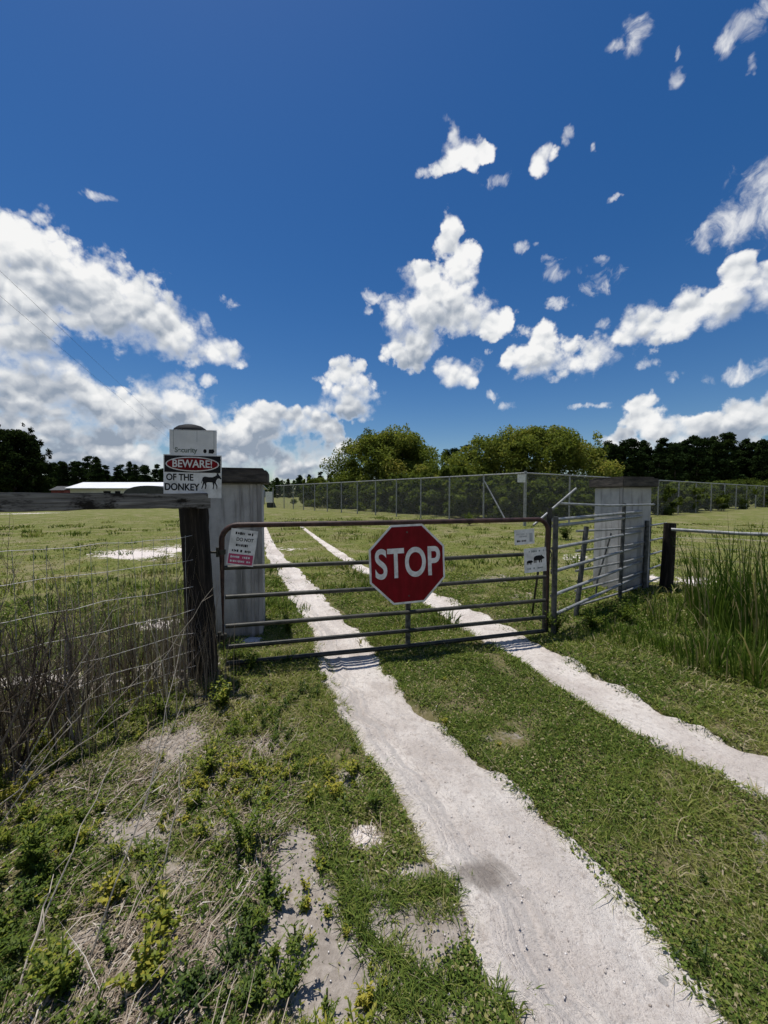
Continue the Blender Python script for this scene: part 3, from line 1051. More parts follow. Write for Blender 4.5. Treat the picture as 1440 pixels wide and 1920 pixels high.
# fallen straw and dead stems
def straws(n, region, lmin, lmax, w, rise):
    xs_, ys_ = [], []
    x, y, r = scatter(n * 6, 0.9, 4.6, 0.3, -60, 20)
    px, py, tm = ground_info(x, y)
    ok = (tm < 0.05) & region(px, py, x, y)
    cl = fbm(x * 2.6 + 5, y * 2.6, 3)
    ok &= rng.random(len(x)) < np.clip((cl - 0.3) * 2.6, 0.05, 1)
    ok &= blobs(px, py, DIRT[:5]) < 0.35 + 0.35 * rng.random(len(x))
    x, y, r = x[ok][:n], y[ok][:n], r[ok][:n]
    m = len(x)
    a = rng.normal(0.9, 0.9, m)
    L = rng.uniform(lmin, lmax, m)
    z = zheight(x, y) + rng.uniform(0.0, 0.02, m)
    d = np.stack([np.cos(a), np.sin(a), rng.uniform(-0.05, rise, m)], 1)
    P = np.stack([x, y, z], 1)
    t = np.stack([-np.sin(a), np.cos(a), rng.uniform(-0.4, 0.4, m)], 1) * (rng.uniform(0.6, 1.3, m) * w)[:, None]
    bend = np.stack([rng.normal(0, 0.1, m), rng.normal(0, 0.1, m), rng.uniform(0, 0.12, m)], 1) * L[:, None]
    mid = P + d * (L * 0.5)[:, None] + bend
    e = P + d * L[:, None]
    V = np.stack([P - t, P + t, mid - t, mid + t, e], 1).reshape(-1, 3)
    b = np.arange(m)[:, None, None] * 5
    F = (b + np.array([[0, 1, 3], [0, 3, 2], [2, 3, 4]])[None]).reshape(-1, 3)
    return V, F, np.repeat(np.clip(rng.normal(0.5, 0.24, m), 0, 1), 5)


left_region = lambda px, py, x, y: ((px < 560) & (py > 1290)) | ((px < 720) & (py > 1560) & (rng.random(len(px)) < 0.3))
V1, F1, T1 = straws(19000, left_region, 0.02, 0.085, 0.0016, 0.3)
V2, F2, T2 = straws(420, left_region, 0.10, 0.28, 0.0013, 0.5)
o = link('dry_straw', np_mesh('dry_straw', np.concatenate([V1, V2]), np.concatenate([F1, F2 + len(V1)]), {'tone': np.concatenate([T1, T2])}), None, 'straw')
tag(o, 'litter of bleached straw and dead stems matted over the weedy verge', 'straw', kind='stuff')

# ------------------------------------------------------------------ the main gate
GA = G(420, 1258)
GB = G(1024, 1193)
gdir = (GB - GA)
GL = gdir.length
grz = math.atan2(gdir.y, gdir.x)
gex = gdir.normalized()
gny = Vector((-gex.y, gex.x, 0))            # away from the camera


def gp(px, py):
    """pixel -> (distance along the gate, height) in the gate's plane"""
    d = ray(px, py)
    o_ = Vector((0, 0, CAMH))
    t = (GA - o_).dot(gny) / d.dot(gny)
    q = o_ + d * t
    return (q - GA).dot(gex), q.z


gate = empty('steel_gate', GA, grz, 'long dark tubular steel farm gate closed across both wheel tracks', 'gate')
ZT, ZB, RC, TR_ = 1.245, 0.062, 0.13, 0.0235


def arc(cx_, cz, a0, a1, r, n=6):
    return [(cx_ + r * math.cos(a0 + (a1 - a0) * i / n), 0, cz + r * math.sin(a0 + (a1 - a0) * i / n)) for i in range(n + 1)]


MB().tube([(0, 0, 0.05)] + [(0, 0, ZT - RC)] + arc(RC, ZT - RC, math.pi, math.pi / 2, RC)[1:] + [(GL / 2, 0, ZT - 0.004)] + arc(GL - RC, ZT - RC, math.pi / 2, 0, RC) + [(GL, 0, 0.05)], TR_, 12).build('frame', 'rusty_rail', gate, True)
MB().tube([(0.02, 0, ZB), (GL * 0.5, 0, ZB - 0.012), (GL - 0.02, 0, ZB)], 0.021, 10).build('rail', 'gate_paint', gate, True)
for zz in (0.885, 0.635, 0.385, 0.205):
    sag = random.uniform(0.004, 0.012)
    MB().tube([(0.02, 0, zz), (GL * 0.5, 0, zz - sag), (GL - 0.02, 0, zz + 0.004)], 0.0195, 10).build('rail', 'gate_paint', gate, True)
su = gp(767, 1170)[0]
MB().box((su - 0.022, 0.014, ZB - 0.01), (su + 0.022, 0.05, ZT - 0.02)).build('upright', 'galvanised_dark', gate, False, 0.004)
for zz in (1.02, 0.30):
    h_ = MB()
    h_.tube([(-0.135, 0.02, zz), (-0.03, 0.0, zz)], 0.011, 8)
    h_.tube([(-0.03, 0, zz - 0.04), (-0.03, 0, zz + 0.04)], 0.016, 8)
    h_.tube([(0, 0, zz - 0.02), (0, 0, zz + 0.02)], 0.031, 12)
    h_.build('hinge', 'gate_paint', gate, True)
ch = MB()
for i in range(7):
    ch.tube([(GL + 0.01 + 0.012 * (i % 2), -0.03 - 0.004 * i, 0.92 - 0.035 * i), (GL + 0.02, -0.034, 0.885 - 0.035 * i)], 0.006, 6)
ch.build('chain', 'galvanised_dark', gate, True)

# stop sign on the gate
ss, sz = gp(762, 1056)
STOP = empty('stop_sign', GA + gex * ss - gny * 0.045 + Vector((0, 0, sz)), grz, 'red octagonal stop sign with white border fixed to the gate', 'sign')
STOP.rotation_euler = (R(-1.5), R(-1.6), grz)


def octagon(apothem):
    rr = apothem / math.cos(math.pi / 8)
    return [(rr * math.cos(math.pi / 8 + k * math.pi / 4), rr * math.sin(math.pi / 8 + k * math.pi / 4)) for k in range(8)]


AP = 0.372
MB().plate(octagon(AP), 0.0, 0.004).build('border', 'sign_white', STOP, False)
MB().plate(octagon(AP - 0.019), -0.0022, -0.0002).build('face', 'sign_red', STOP, False)
text('STOP', 0.385, 'sign_white', STOP, (0.0, -0.0045, 0.0), 0.70, 0.007)
for zz in (-0.30, 0.30):
    MB().tube([(0, -0.007, zz), (0, 0.02, zz)], 0.008, 8).build('bolt', 'galvanised_dark', STOP)


def sign_root(name, px, py, label, tilt=0.0, back=0.03, cat='sign'):
    s_, z_ = gp(px, py)
    r_ = empty(name, GA + gex * s_ - gny * back + Vector((0, 0, z_)), grz, label, cat)
    r_.rotation_euler = (0, tilt, grz)
    return r_


def rect(w, h, cx_=0.0, cz=0.0):
    return [(cx_ - w / 2, cz - h / 2), (cx_ + w / 2, cz - h / 2), (cx_ + w / 2, cz + h / 2), (cx_ - w / 2, cz + h / 2)]


class PrintMB(MB):
    def build(self, *a):
        return tag(MB.build(self, *a), kind='stuff')


def dashes(w, h, cz, n, seed, cx_=0.0, y=-0.0006):
    """a line of print too small to read: short uneven strokes"""
    r_ = random.Random(seed)
    mb = PrintMB()
    x_ = cx_ - w / 2
    while x_ < cx_ + w / 2 - 0.006:
        ww = r_.uniform(0.006, 0.016)
        if r_.random() > 0.2:
            hh = h * r_.uniform(0.6, 1.0)
            mb.plate(rect(min(ww, cx_ + w / 2 - x_), hh, x_ + ww / 2, cz), y, y + 0.0004)
        x_ += ww + r_.uniform(0.002, 0.006)
    return mb


# white notice with a red block by the hinge end
ws = sign_root('warning_sign', 455, 1026, 'white notice with magenta block hanging tilted under the gate corner', R(9), 0.032)
MB().plate(rect(0.215, 0.305), 0, 0.003).build('plate', 'sign_white', ws, False)
dashes(0.14, 0.024, 0.118, 8, 5).build('print', 'sign_black', ws)
text('DO NOT', 0.040, 'sign_black', ws, (0.012, -0.001, 0.066), 0.85, 0.0008)
dashes(0.11, 0.024, 0.018, 8, 6).build('print', 'sign_black', ws)
dashes(0.16, 0.024, -0.030, 8, 9).build('print', 'sign_black', ws)
mg = MB().plate(rect(0.195, 0.085, 0.0, -0.100), -0.0016, -0.0004).build('block', 'sign_magenta', ws)
dashes(0.165, 0.020, -0.082, 8, 11, 0.0, -0.0026).build('print', 'sign_pale', ws)
dashes(0.165, 0.020, -0.118, 8, 12, 0.0, -0.0026).build('print', 'sign_pale', ws)

# small white notice, then the one with two animals, at the latch end
ns = sign_root('notice_sign', 980, 1006, 'small white notice with grey lines of print beside the gate latch', R(-3), 0.032)
MB().plate(rect(0.232, 0.155), 0, 0.003).build('plate', 'sign_white', ns)
dashes(0.13, 0.014, 0.030, 8, 21, -0.03).build('print', 'print_grey', ns)
dashes(0.13, 0.014, 0.004, 8, 22, -0.03).build('print', 'print_grey', ns)
dashes(0.11, 0.022, -0.040, 8, 23, -0.035).build('print', 'sign_black', ns)
MB().plate(rect(0.035, 0.09, 0.075, -0.01), -0.0008, -0.0002).build('print', 'print_grey', ns)

PIG = [(-0.5, 0.02), (-0.49, 0.17), (-0.40, 0.27), (-0.2, 0.33), (0.05, 0.34), (0.2, 0.31), (0.27, 0.40), (0.33, 0.30), (0.42, 0.24), (0.56, 0.12), (0.58, 0.03), (0.50, 0.02), (0.38, 0.0), (0.30, -0.06),
       (0.31, -0.30), (0.22, -0.30), (0.20, -0.10), (0.14, -0.10), (0.12, -0.30), (0.03, -0.30), (0.0, -0.09), (-0.22, -0.08), (-0.25, -0.30), (-0.34, -0.30), (-0.35, -0.06), (-0.40, -0.08), (-0.43, -0.30), (-0.50, -0.30), (-0.50, -0.05)]
DONKEY = [(-0.50, 0.10), (-0.47, 0.22), (-0.36, 0.27), (-0.15, 0.24), (0.08, 0.24), (0.20, 0.30), (0.29, 0.36), (0.29, 0.52), (0.34, 0.44), (0.37, 0.53), (0.39, 0.40), (0.47, 0.30), (0.55, 0.18), (0.52, 0.12), (0.42, 0.18), (0.33, 0.17),
          (0.26, 0.05), (0.24, -0.05), (0.33, -0.24), (0.32, -0.42), (0.28, -0.42), (0.27, -0.25), (0.17, -0.08), (0.15, -0.24), (0.12, -0.42), (0.07, -0.42), (0.10, -0.22), (0.06, -0.05), (-0.20, -0.04), (-0.28, -0.08), (-0.26, -0.24), (-0.31, -0.42),
          (-0.36, -0.42), (-0.33, -0.25), (-0.38, -0.10), (-0.44, -0.25), (-0.50, -0.42), (-0.55, -0.42), (-0.49, -0.22), (-0.46, -0.05), (-0.49, 0.05), (-0.54, -0.12), (-0.56, -0.10)]


def silhouette(parent, shape, cx_, cz, s_, y=-0.0012):
    MB().plate([(cx_ + a * s_, cz + b * s_) for a, b in shape], y, y + 0.0006).build('silhouette', 'sign_black', parent)


an = sign_root('animal_sign', 1000, 1049, 'white square sign with two dark animal silhouettes beside the gate latch', R(-3), 0.034)
MB().plate(rect(0.262, 0.252), 0, 0.003).build('plate', 'sign_white', an)
silhouette(an, PIG, 0.040, 0.005, 0.120)
silhouette(an, PIG, -0.068, -0.022, 0.070)
dashes(0.20, 0.022, 0.092, 8, 31).build('print', 'print_green_grey', an)
dashes(0.20, 0.018, -0.085, 8, 32).build('print', 'print_green_grey', an)

# ------------------------------------------------------------------ gate post with its cap, and the signs nailed to it
post = empty('gate_post', FENCE_A + Vector((0.0, 0.03, 0)), 0, 'tall black timber gate post with a domed cap', 'post')
post.rotation_euler = (0, R(-1.6), 0)
pm = MB()
npz = 26
pts, rads = [], []
for i in range(npz):
    q = i / (npz - 1)
    pts.append((0.01 * math.sin(q * 5), 0.006 * math.cos(q * 7), -0.15 + q * 2.15))
    rads.append(0.112 + 0.006 * math.sin(q * 9))
pm.tube(pts, rads, 18, True, 0.5, 0.035)
pm.build('shaft', 'dark_post_wood', post, True)
cp = MB()
prof = [(0.0, 0.064), (0.05, 0.062), (0.09, 0.05), (0.118, 0.03), (0.128, 0.008), (0.125, -0.005), (0.1, -0.006)]
vs, fs = [], []
for k in range(20):
    th = 2 * math.pi * k / 20
    vs += [(r_ * math.cos(th), r_ * math.sin(th), 2.005 + z_) for r_, z_ in prof[1:]]
m_ = len(prof) - 1
for k in range(20):
    for i in range(m_ - 1):
        a_, b_ = k * m_ + i, ((k + 1) % 20) * m_ + i
        fs.append((a_, b_, b_ + 1, a_ + 1))
vs.append((0, 0, 2.005 + 0.064))
for k in range(20):
    fs.append((len(vs) - 1, ((k + 1) % 20) * m_, k * m_))
cp.add(vs, fs).build('cap', 'black_plastic', post, True)

sgY = FENCE_A.y - 0.100
bc = at(361, 893, sgY)
bsz_w = at(415, 889, sgY).x - at(308, 889, sgY).x
bw = empty('beware_sign', bc, 0, 'white beware sign with red oval, black band and donkey silhouette', 'sign')
bw.rotation_euler = (0, R(1.3), R(2))
BW, BH = bsz_w, 0.335
MB().plate(rect(BW, BH), 0, 0.004).build('plate', 'sign_white', bw)
MB().plate(rect(BW - 0.016, 0.130, 0, BH / 2 - 0.073), -0.0014, -0.0002).build('band', 'sign_black', bw)


def ellipse(rx, rz, cz, n=40):
    return [(rx * math.cos(2 * math.pi * k / n), cz + rz * math.sin(2 * math.pi * k / n)) for k in range(n)]


MB().plate(ellipse(BW * 0.462, 0.058, BH / 2 - 0.073), -0.0026, -0.0016).build('oval_border', 'sign_white', bw)
MB().plate(ellipse(BW * 0.440, 0.049, BH / 2 - 0.073), -0.0038, -0.0028).build('oval', 'sign_red', bw)
text('BEWARE!', 0.082, 'sign_white', bw, (0, -0.0048, BH / 2 - 0.073), 0.92, 0.0016)
text('OF THE', 0.072, 'sign_black', bw, (-0.098, -0.0014, -0.012), 0.86, 0.0016)
text('DONKEY', 0.076, 'sign_black', bw, (-0.082, -0.0014, -0.088), 0.86, 0.0018)
silhouette(bw, DONKEY, 0.146, -0.038, 0.142)
sc_ = at(362, 832, sgY + 0.006)
cs = empty('camera_sign', sc_, 0, 'pale security camera sign above the beware sign', 'sign')
cs.rotation_euler = (0, R(1.2), R(2))
CW = at(406, 831, sgY).x - at(319, 831, sgY).x
MB().plate(rect(CW, 0.215), 0, 0.003).build('plate', 'sign_pale', cs)
for (w_, h_, cx_, cz_) in ((0.004, 0.15, -CW / 2 + 0.03, 0.03), (0.004, 0.15, CW / 2 - 0.02, 0.03), (CW - 0.05, 0.004, 0.005, 0.103), (0.0035, 0.09, 0.03, 0.06)):
    MB().plate(rect(w_, h_, cx_, cz_), -0.0008, -0.0002).build('print', 'print_grey', cs)
text('Security', 0.054, 'print_green_grey', cs, (-0.055, -0.001, -0.052), 0.98, 0.0014)
MB().plate(ellipse(0.013, 0.016, -0.056, 14), -0.0012, -0.0004).build('print', 'sign_black', cs).location = (0.092, 0, 0)
MB().plate([(-0.022, -0.072), (0.012, -0.074), (0.024, -0.058), (0.016, -0.040), (-0.02, -0.042)], -0.0012, -0.0004).build('print', 'sign_black', cs).location = (0.142, 0, 0)

# ------------------------------------------------------------------ board and wire fence flaring to the left
FA = FENCE_A + Vector((0.085, -0.125, 0))
frz = math.atan2(FENCE_DIR.y, FENCE_DIR.x)
fence = empty('board_fence', FA, frz, 'weathered grey top board over wire mesh running from the black gate post', 'fence')
FL = 2.3
bd = MB()
nseg = 26
for i in range(nseg + 1):
    pass
vs, fs = [], []
for i in range(nseg + 1):
    s_ = -0.075 + (FL + 0.075) * i / nseg
    a_, b_ = 1.396 + random.uniform(-0.004, 0.004) + 0.01 * math.sin(s_ * 2), 1.512 + random.uniform(-0.003, 0.003)
    vs += [(s_, -0.02, a_), (s_, 0.022, a_), (s_, 0.022, b_), (s_, -0.02, b_)]
for i in range(nseg):
    for k in range(4):
        fs.append((i * 4 + k, i * 4 + (k + 1) % 4, i * 4 + 4 + (k + 1) % 4, i * 4 + 4 + k))
fs += [(0, 1, 2, 3), tuple(nseg * 4 + k for k in (3, 2, 1, 0))]
bd.add(vs, fs).build('board', 'weathered_board', fence, False, 0.004)
MB().tube([(FL - 0.1, -0.10, -0.1), (FL - 0.1, -0.10, 1.5)], 0.075, 14, True, 0.5, 0.04).build('post', 'dark_post_wood', fence, True)
wm = MB()
for zz in (0.06, 0.17, 0.29, 0.43, 0.60, 0.79, 0.99, 1.18):
    wm.tube([(s_, -0.03 + random.uniform(-0.015, 0.015), zz + random.uniform(-0.012, 0.012)) for s_ in np.linspace(0.05, FL, 16)], 0.0021, 4, False)
for s_ in np.arange(0.1, FL, 0.075):
    x_ = s_ + random.uniform(-0.01, 0.01)
    wm.tube([(x_ + random.uniform(-0.012, 0.012), -0.03 + random.uniform(-0.012, 0.012), zz) for zz in (0.05, 0.3, 0.6, 0.9, 1.19)], 0.0014, 4, False)
wm.build('wire_mesh', 'wire', fence)

# ------------------------------------------------------------------ entrance pillars
def pillar(name, loc, label, w, h, trims, sc=1.0):
    p_ = empty(name, loc, grz, label, 'pillar', None)
    MB().box((-w / 2, -w / 2, -0.05), (w / 2, w / 2, h)).build('shaft', 'pillar_render', p_, False, 0.012)
    for (x0, x1, y0, y1) in trims:
        MB().box((x0, y0, 0.0), (x1, y1, h - 0.003)).build('corner_trim', 'pillar_trim', p_, False, 0.004)
    ow = w / 2 + 0.065
    c_ = MB().box((-ow, -ow, h + 0.002), (ow, ow, h + 0.135)).build('cap', 'pillar_cap', p_, False, 0.012)
    MB().box((-ow + 0.04, -ow + 0.04, h + 0.136), (ow - 0.04, ow - 0.04, h + 0.16)).build('cap_slab', 'pillar_cap', c_, False, 0.01)
    return p_


PW = 0.56
lp_corner = G(494, 1192)                          # near right corner of the left pillar
lp = lp_corner - gex * (PW / 2) + gny * (PW / 2)
pl = pillar('entrance_pillar', lp, 'pale rendered square pillar with dark cap behind the gate post', PW, 1.62,
            [(PW / 2 - 0.045, PW / 2 - 0.004, -PW / 2 - 0.016, -PW / 2 - 0.001), (PW / 2 - 0.115, PW / 2 - 0.085, -PW / 2 - 0.016, -PW / 2 - 0.001),
             (PW / 2 - 0.215, PW / 2 - 0.205, -PW / 2 - 0.012, -PW / 2 - 0.001)])
rp_corner = G(1163, 1110)
rp = rp_corner + gex * (PW / 2) + gny * (PW / 2)
pr = pillar('entrance_pillar', rp, 'pale rendered square pillar with dark cap behind the folded side gates', PW, 1.62,
            [(-PW / 2 - 0.014, -PW / 2 - 0.001, -PW / 2 - 0.008, -PW / 2 + 0.06)])

# ------------------------------------------------------------------ side gates beyond the latch end
def side_gate(name, A, B, label, rails, uprights, zt, mat, rr=0.018, sagk=0.0):
    d = B - A
    L = d.length
    r_ = empty(name, A, math.atan2(d.y, d.x), label, 'gate', 'side gates beyond the latch post')
    for za, zb in rails:
        mid = (za + zb) / 2 - sagk
        MB().tube([(0, 0, za), (L * 0.5, 0, mid), (L, 0, zb)], rr, 10).build('rail', mat, r_, True)
    for (s_, lean, z0, z1, rad) in uprights:
        MB().tube([(s_ * L - lean, -0.03, z0), (s_ * L, -0.03, z1)], rad, 10).build('upright', 'galvanised_dark', r_, True)
    return r_


S1A = GB + Vector((0.07, 0.05, 0))
S1B = G(1212, 1100)
side_gate('side_gate', S1A, S1B, 'galvanised tubular side gate running back from the latch post', [(1.235, 1.24), (1.17, 1.0 + 0.17), (0.93, 0.93), (0.68, 0.70), (0.42, 0.46), (0.20, 0.24)],
          [(0.0, 0.0, -0.05, 1.27, 0.028), (0.99, 0.03, -0.05, 1.14, 0.026)], 1.2, 'galvanised', 0.019)
S2A = G(1078, 1152)
S2B = G(1246, 1092)


def inv_p(px_, py_, Y_):
    d_ = S2B - S2A
    M_ = Matrix.Translation(S2A) @ Matrix.Rotation(math.atan2(d_.y, d_.x), 4, 'Z')
    return M_.inverted() @ at(px_, py_, Y_)


side_gate('side_gate', S2A, S2B, 'low buckled tubular side gate leaning on the dark post by the pillar', [(1.05, 1.02), (0.80, 0.78), (0.55, 0.56), (0.30, 0.33), (0.10, 0.12)],
          [(0.06, 0.22, -0.05, 1.10, 0.03), (0.42, 0.07, -0.05, 1.38, 0.026), (0.70, 0.05, -0.05, 1.10, 0.032)], 1.0, 'galvanised', 0.015, 0.035)
MB().tube([inv_p(1146, 1000, 5.35), inv_p(1120, 1088, 5.3), inv_p(1117, 1118, 5.3)], 0.012, 8).build('brace', 'galvanised_dark', bpy.data.objects['side_gate.001'], True)
# latch post with the loose pipes tied to it
latch = empty('latch_post', GB + Vector((0.03, 0.10, 0)), grz, 'dark steel latch post at the gate end with pale pipes tied on', 'post')
MB().tube([(0, 0, -0.1), (0.0, 0, 0.7), (0.03, 0, 1.36)], [0.034, 0.034, 0.028], 12).build('shaft', 'gate_paint', latch, True)
pa, pb_ = at(1000, 985, GB.y + 0.0), at(1080, 916, GB.y + 0.35)
inv = latch.matrix_basis.inverted()
MB().tube([inv @ pa, inv @ pb_], 0.013, 8).build('pipe', 'galvanised', latch, True)
MB().tube([inv @ at(1046, 944, GB.y + 0.28), inv @ at(1140, 948, GB.y + 0.9), inv @ at(1226, 946, GB.y + 1.7)], 0.014, 8).build('pipe', 'galvanised', latch, True)
MB().tube([inv @ G(998, 1150), inv @ at(1012, 1050, GB.y + 0.35)], 0.013, 8).build('pipe', 'gate_paint', latch, True)

# right-hand timber post, pipe rail and wire
RPp = G(1248, 1106)
rpost = empty('fence_post', RPp, 0, 'dark leaning timber post beside the pale pillar and buckled side gate', 'post')
rpost.rotation_euler = (0, R(2.0), 0)
MB().tube([(0, 0, -0.1), (0.005, 0, 0.5), (0, 0, 1.06)], [0.095, 0.088, 0.085], 14, True, 0.5, 0.05).build('shaft', 'dark_post_wood', rpost, True)
RE = at(1560, 1008, 5.0)
RE.z = 0.97
rf_d = Vector((RE.x, RE.y, 0)) - RPp
rfence = empty('pipe_fence', RPp, math.atan2(rf_d.y, rf_d.x), 'pale pipe rail over sagging wire fixed to the dark leaning post', 'fence')
RL = rf_d.length
MB().tube([(0.05, -0.06, 0.965), (RL * 0.5, -0.06, 0.95), (RL, -0.06, 0.97)], 0.026, 10).build('rail', 'galvanised', rfence, True)
MB().tube([(RL, 0.0, -0.1), (RL, 0.0, 1.1)], 0.06, 12, True, 0.5, 0.04).build('post', 'dark_post_wood', rfence, True)
rw = MB()
for zz in (0.12, 0.26, 0.40, 0.55, 0.70, 0.86):
    rw.tube([(s_, -0.03, zz + random.uniform(-0.02, 0.02)) for s_ in np.linspace(0.05, RL, 10)], 0.002, 4, False)
for s_ in np.arange(0.15, RL, 0.15):
    rw.tube([(s_, -0.03, 0.1), (s_ + random.uniform(-0.02, 0.02), -0.03, 0.88)], 0.0016, 4, False)
rw.build('wire_mesh', 'wire', rfence)


# ------------------------------------------------------------------ plants that can be told apart
def plant(name, V, F, T, mat, loc, label, cat, group=None, rz=0.0, sc=1.0):
    o_ = link(name, np_mesh(name, V, F, {'tone': T}), None, mat)
    o_.location = loc
    o_.rotation_euler = (0, 0, rz)
    o_.scale = (sc, sc, sc)
    return tag(o_, label, cat, group)


def onground(px, py):
    q = G(px, py)
    q.z = float(zheight(np.array(q.x), np.array(q.y))) - 0.004
    return q


for (px_, py_, hh, nst, nl, ll, lw, tn, lab) in [
        (455, 1600, 0.30, 9, 26, 0.035, 0.014, 0.42, 'upright dark green weed with small pale flowers by the bare dirt'),
        (390, 1460, 0.20, 12, 22, 0.040, 0.016, 0.62, 'bright green leafy weed below the black gate post'),
        (300, 1345, 0.18, 9, 22, 0.045, 0.020, 0.50, 'green leafy weed at the foot of the wire fence'),
        (420, 1330, 0.22, 12, 26, 0.05, 0.022, 0.55, 'broad green weed growing against the base of the black gate post'),
        (205, 1360, 0.17, 9, 22, 0.04, 0.016, 0.35, 'dark green weed in the shade under the wire fence'),
        (60, 1640, 0.22, 16, 26, 0.05, 0.012, 0.40, 'lush green weed clump under the leaning bleached stalks'),
        (210, 1700, 0.14, 9, 20, 0.035, 0.018, 0.85, 'yellowing weed among dry straw on the weedy verge'),
        (310, 1760, 0.16, 9, 22, 0.04, 0.018, 0.70, 'yellow-green weed with oval leaves in the litter'),
        (270, 1870, 0.20, 12, 26, 0.035, 0.016, 0.72, 'bushy lime green weed beside the bare grey dirt'),
        (500, 1690, 0.12, 9, 20, 0.028, 0.012, 0.25, 'dark low weed at the edge of the bare grey dirt'),
        (540, 1880, 0.16, 10, 24, 0.03, 0.012, 0.40, 'green weed clump standing in bare dirt'),
        (120, 1880, 0.18, 12, 24, 0.035, 0.014, 0.55, 'mid green weed clump in the corner of the verge'),
        (540, 1195, 0.34, 14, 34, 0.05, 0.022, 0.45, 'bushy green weed behind the gate beside the pale pillar'),
        (470, 1262, 0.18, 11, 22, 0.045, 0.020, 0.40, 'green weed under the hinge end of the gate'),
        (440, 1245, 0.24, 9, 24, 0.045, 0.02, 0.45, 'weed twisted round the gate hinge upright'),
        (1040, 1190, 0.34, 14, 34, 0.06, 0.024, 0.30, 'dark green weed bush at the foot of the latch post'),
        (1110, 1180, 0.30, 14, 30, 0.06, 0.02, 0.45, 'green weed bush under the buckled side gate'),
        (1170, 1165, 0.32, 14, 30, 0.06, 0.02, 0.40, 'green weed bush in front of the pale pillar behind the side gates'),
        (880, 985, 0.7, 14, 40, 0.14, 0.06, 0.40, 'low green shrub on the lawn beyond the gate'),
        (1060, 1012, 0.6, 14, 40, 0.12, 0.06, 0.20, 'small dark shrub on the lawn behind the side gate')]:
    V, F, T = forb(int(px_ * 7 + py_), hh, int(nst * 1.4), nl, ll * 0.72, lw * 0.72, tn)
    plant('weed_plant', V, F, T, 'weed_leaf', onground(px_, py_), lab, 'weed')

# runners of coarse grass creeping over the bare dirt
def tuft(seed, n, h, w, spread, tone, lean=(0.2, 0.9)):
    r = np.random.default_rng(seed)
    a = r.uniform(0, 2 * np.pi, n)
    rad = spread * np.sqrt(r.random(n))
    P = np.stack([np.cos(a) * rad, np.sin(a) * rad, np.zeros(n)], 1)
    hh = h * r.uniform(0.45, 1.0, n)
    ld = a + r.normal(0, 0.6, n)
    ln = r.uniform(*lean, n)
    th = r.uniform(0, 2 * np.pi, n)
    t = np.stack([np.cos(th), np.sin(th), np.zeros(n)], 1) * (w * r.uniform(0.6, 1.2, n) / 2)[:, None]
    Ld = np.stack([np.cos(ld), np.sin(ld), np.zeros(n)], 1)
    up = np.array([0, 0, 1.0])
    rows = [P - t, P + t]
    for q, ww in ((0.4, 0.9), (0.75, 0.6)):
        c = P + Ld * (ln * hh * q ** 2)[:, None] + up * (hh * (q - 0.3 * ln * q ** 2))[:, None]
        rows += [c - t * ww, c + t * ww]
    rows.append(P + Ld * (ln * hh)[:, None] + up * (hh * (1 - 0.35 * ln))[:, None])
    V = np.stack(rows, 1).reshape(-1, 3)
    b = np.arange(n)[:, None, None] * 7
    F = (b + np.array([[0, 1, 3], [0, 3, 2], [2, 3, 5], [2, 5, 4], [4, 5, 6]])[None]).reshape(-1, 3)
    return V, F, np.repeat(np.clip(tone + r.normal(0, 0.15, n), 0, 1), 7)


def runner(pts, n, name, label, h=0.05):
    r = np.random.default_rng(int(sum(p[0] for p in pts)))
    P3 = np.array([tuple(onground(*p)) for p in pts])
    s = np.concatenate([[0], np.cumsum(np.linalg.norm(np.diff(P3, axis=0), axis=1))])
    Vs, Fs, Ts, off = [], [], [], 0
    o0 = P3[0].copy()
    for i in range(n):
        q = r.uniform(0, s[-1])
        c = np.array([np.interp(q, s, P3[:, k]) for k in range(3)]) + np.array([r.normal(0, 0.022), r.normal(0, 0.022), 0]) - o0
        V, F, T = tuft(int(r.integers(1e9)), 9, h * r.uniform(0.5, 1.3), 0.005, 0.02, r.uniform(0.15, 0.6), (0.4, 1.6))
        Vs.append(V + c)
        Fs.append(F + off)
        Ts.append(T)
        off += len(V)
    plant(name, np.concatenate(Vs), np.concatenate(Fs), np.concatenate(Ts), 'lawn', Vector(o0), label, 'grass')


runner([(660, 1700), (740, 1690), (820, 1668), (862, 1650)], 150, 'creeping_grass', 'runner of coarse grass crossing to the damp patch on the track')
runner([(640, 1690), (690, 1760), (740, 1810), (800, 1860), (900, 1880), (990, 1866)], 220, 'creeping_grass', 'long runner of coarse grass creeping across the bare dirt')
runner([(600, 1500), (630, 1600), (660, 1680)], 160, 'creeping_grass', 'coarse grass edging the bare dirt beside the small white sand patch', 0.06)
runner([(700, 1890), (760, 1900), (830, 1915)], 90, 'creeping_grass', 'short tuft row of grass in the bare dirt beside the track')

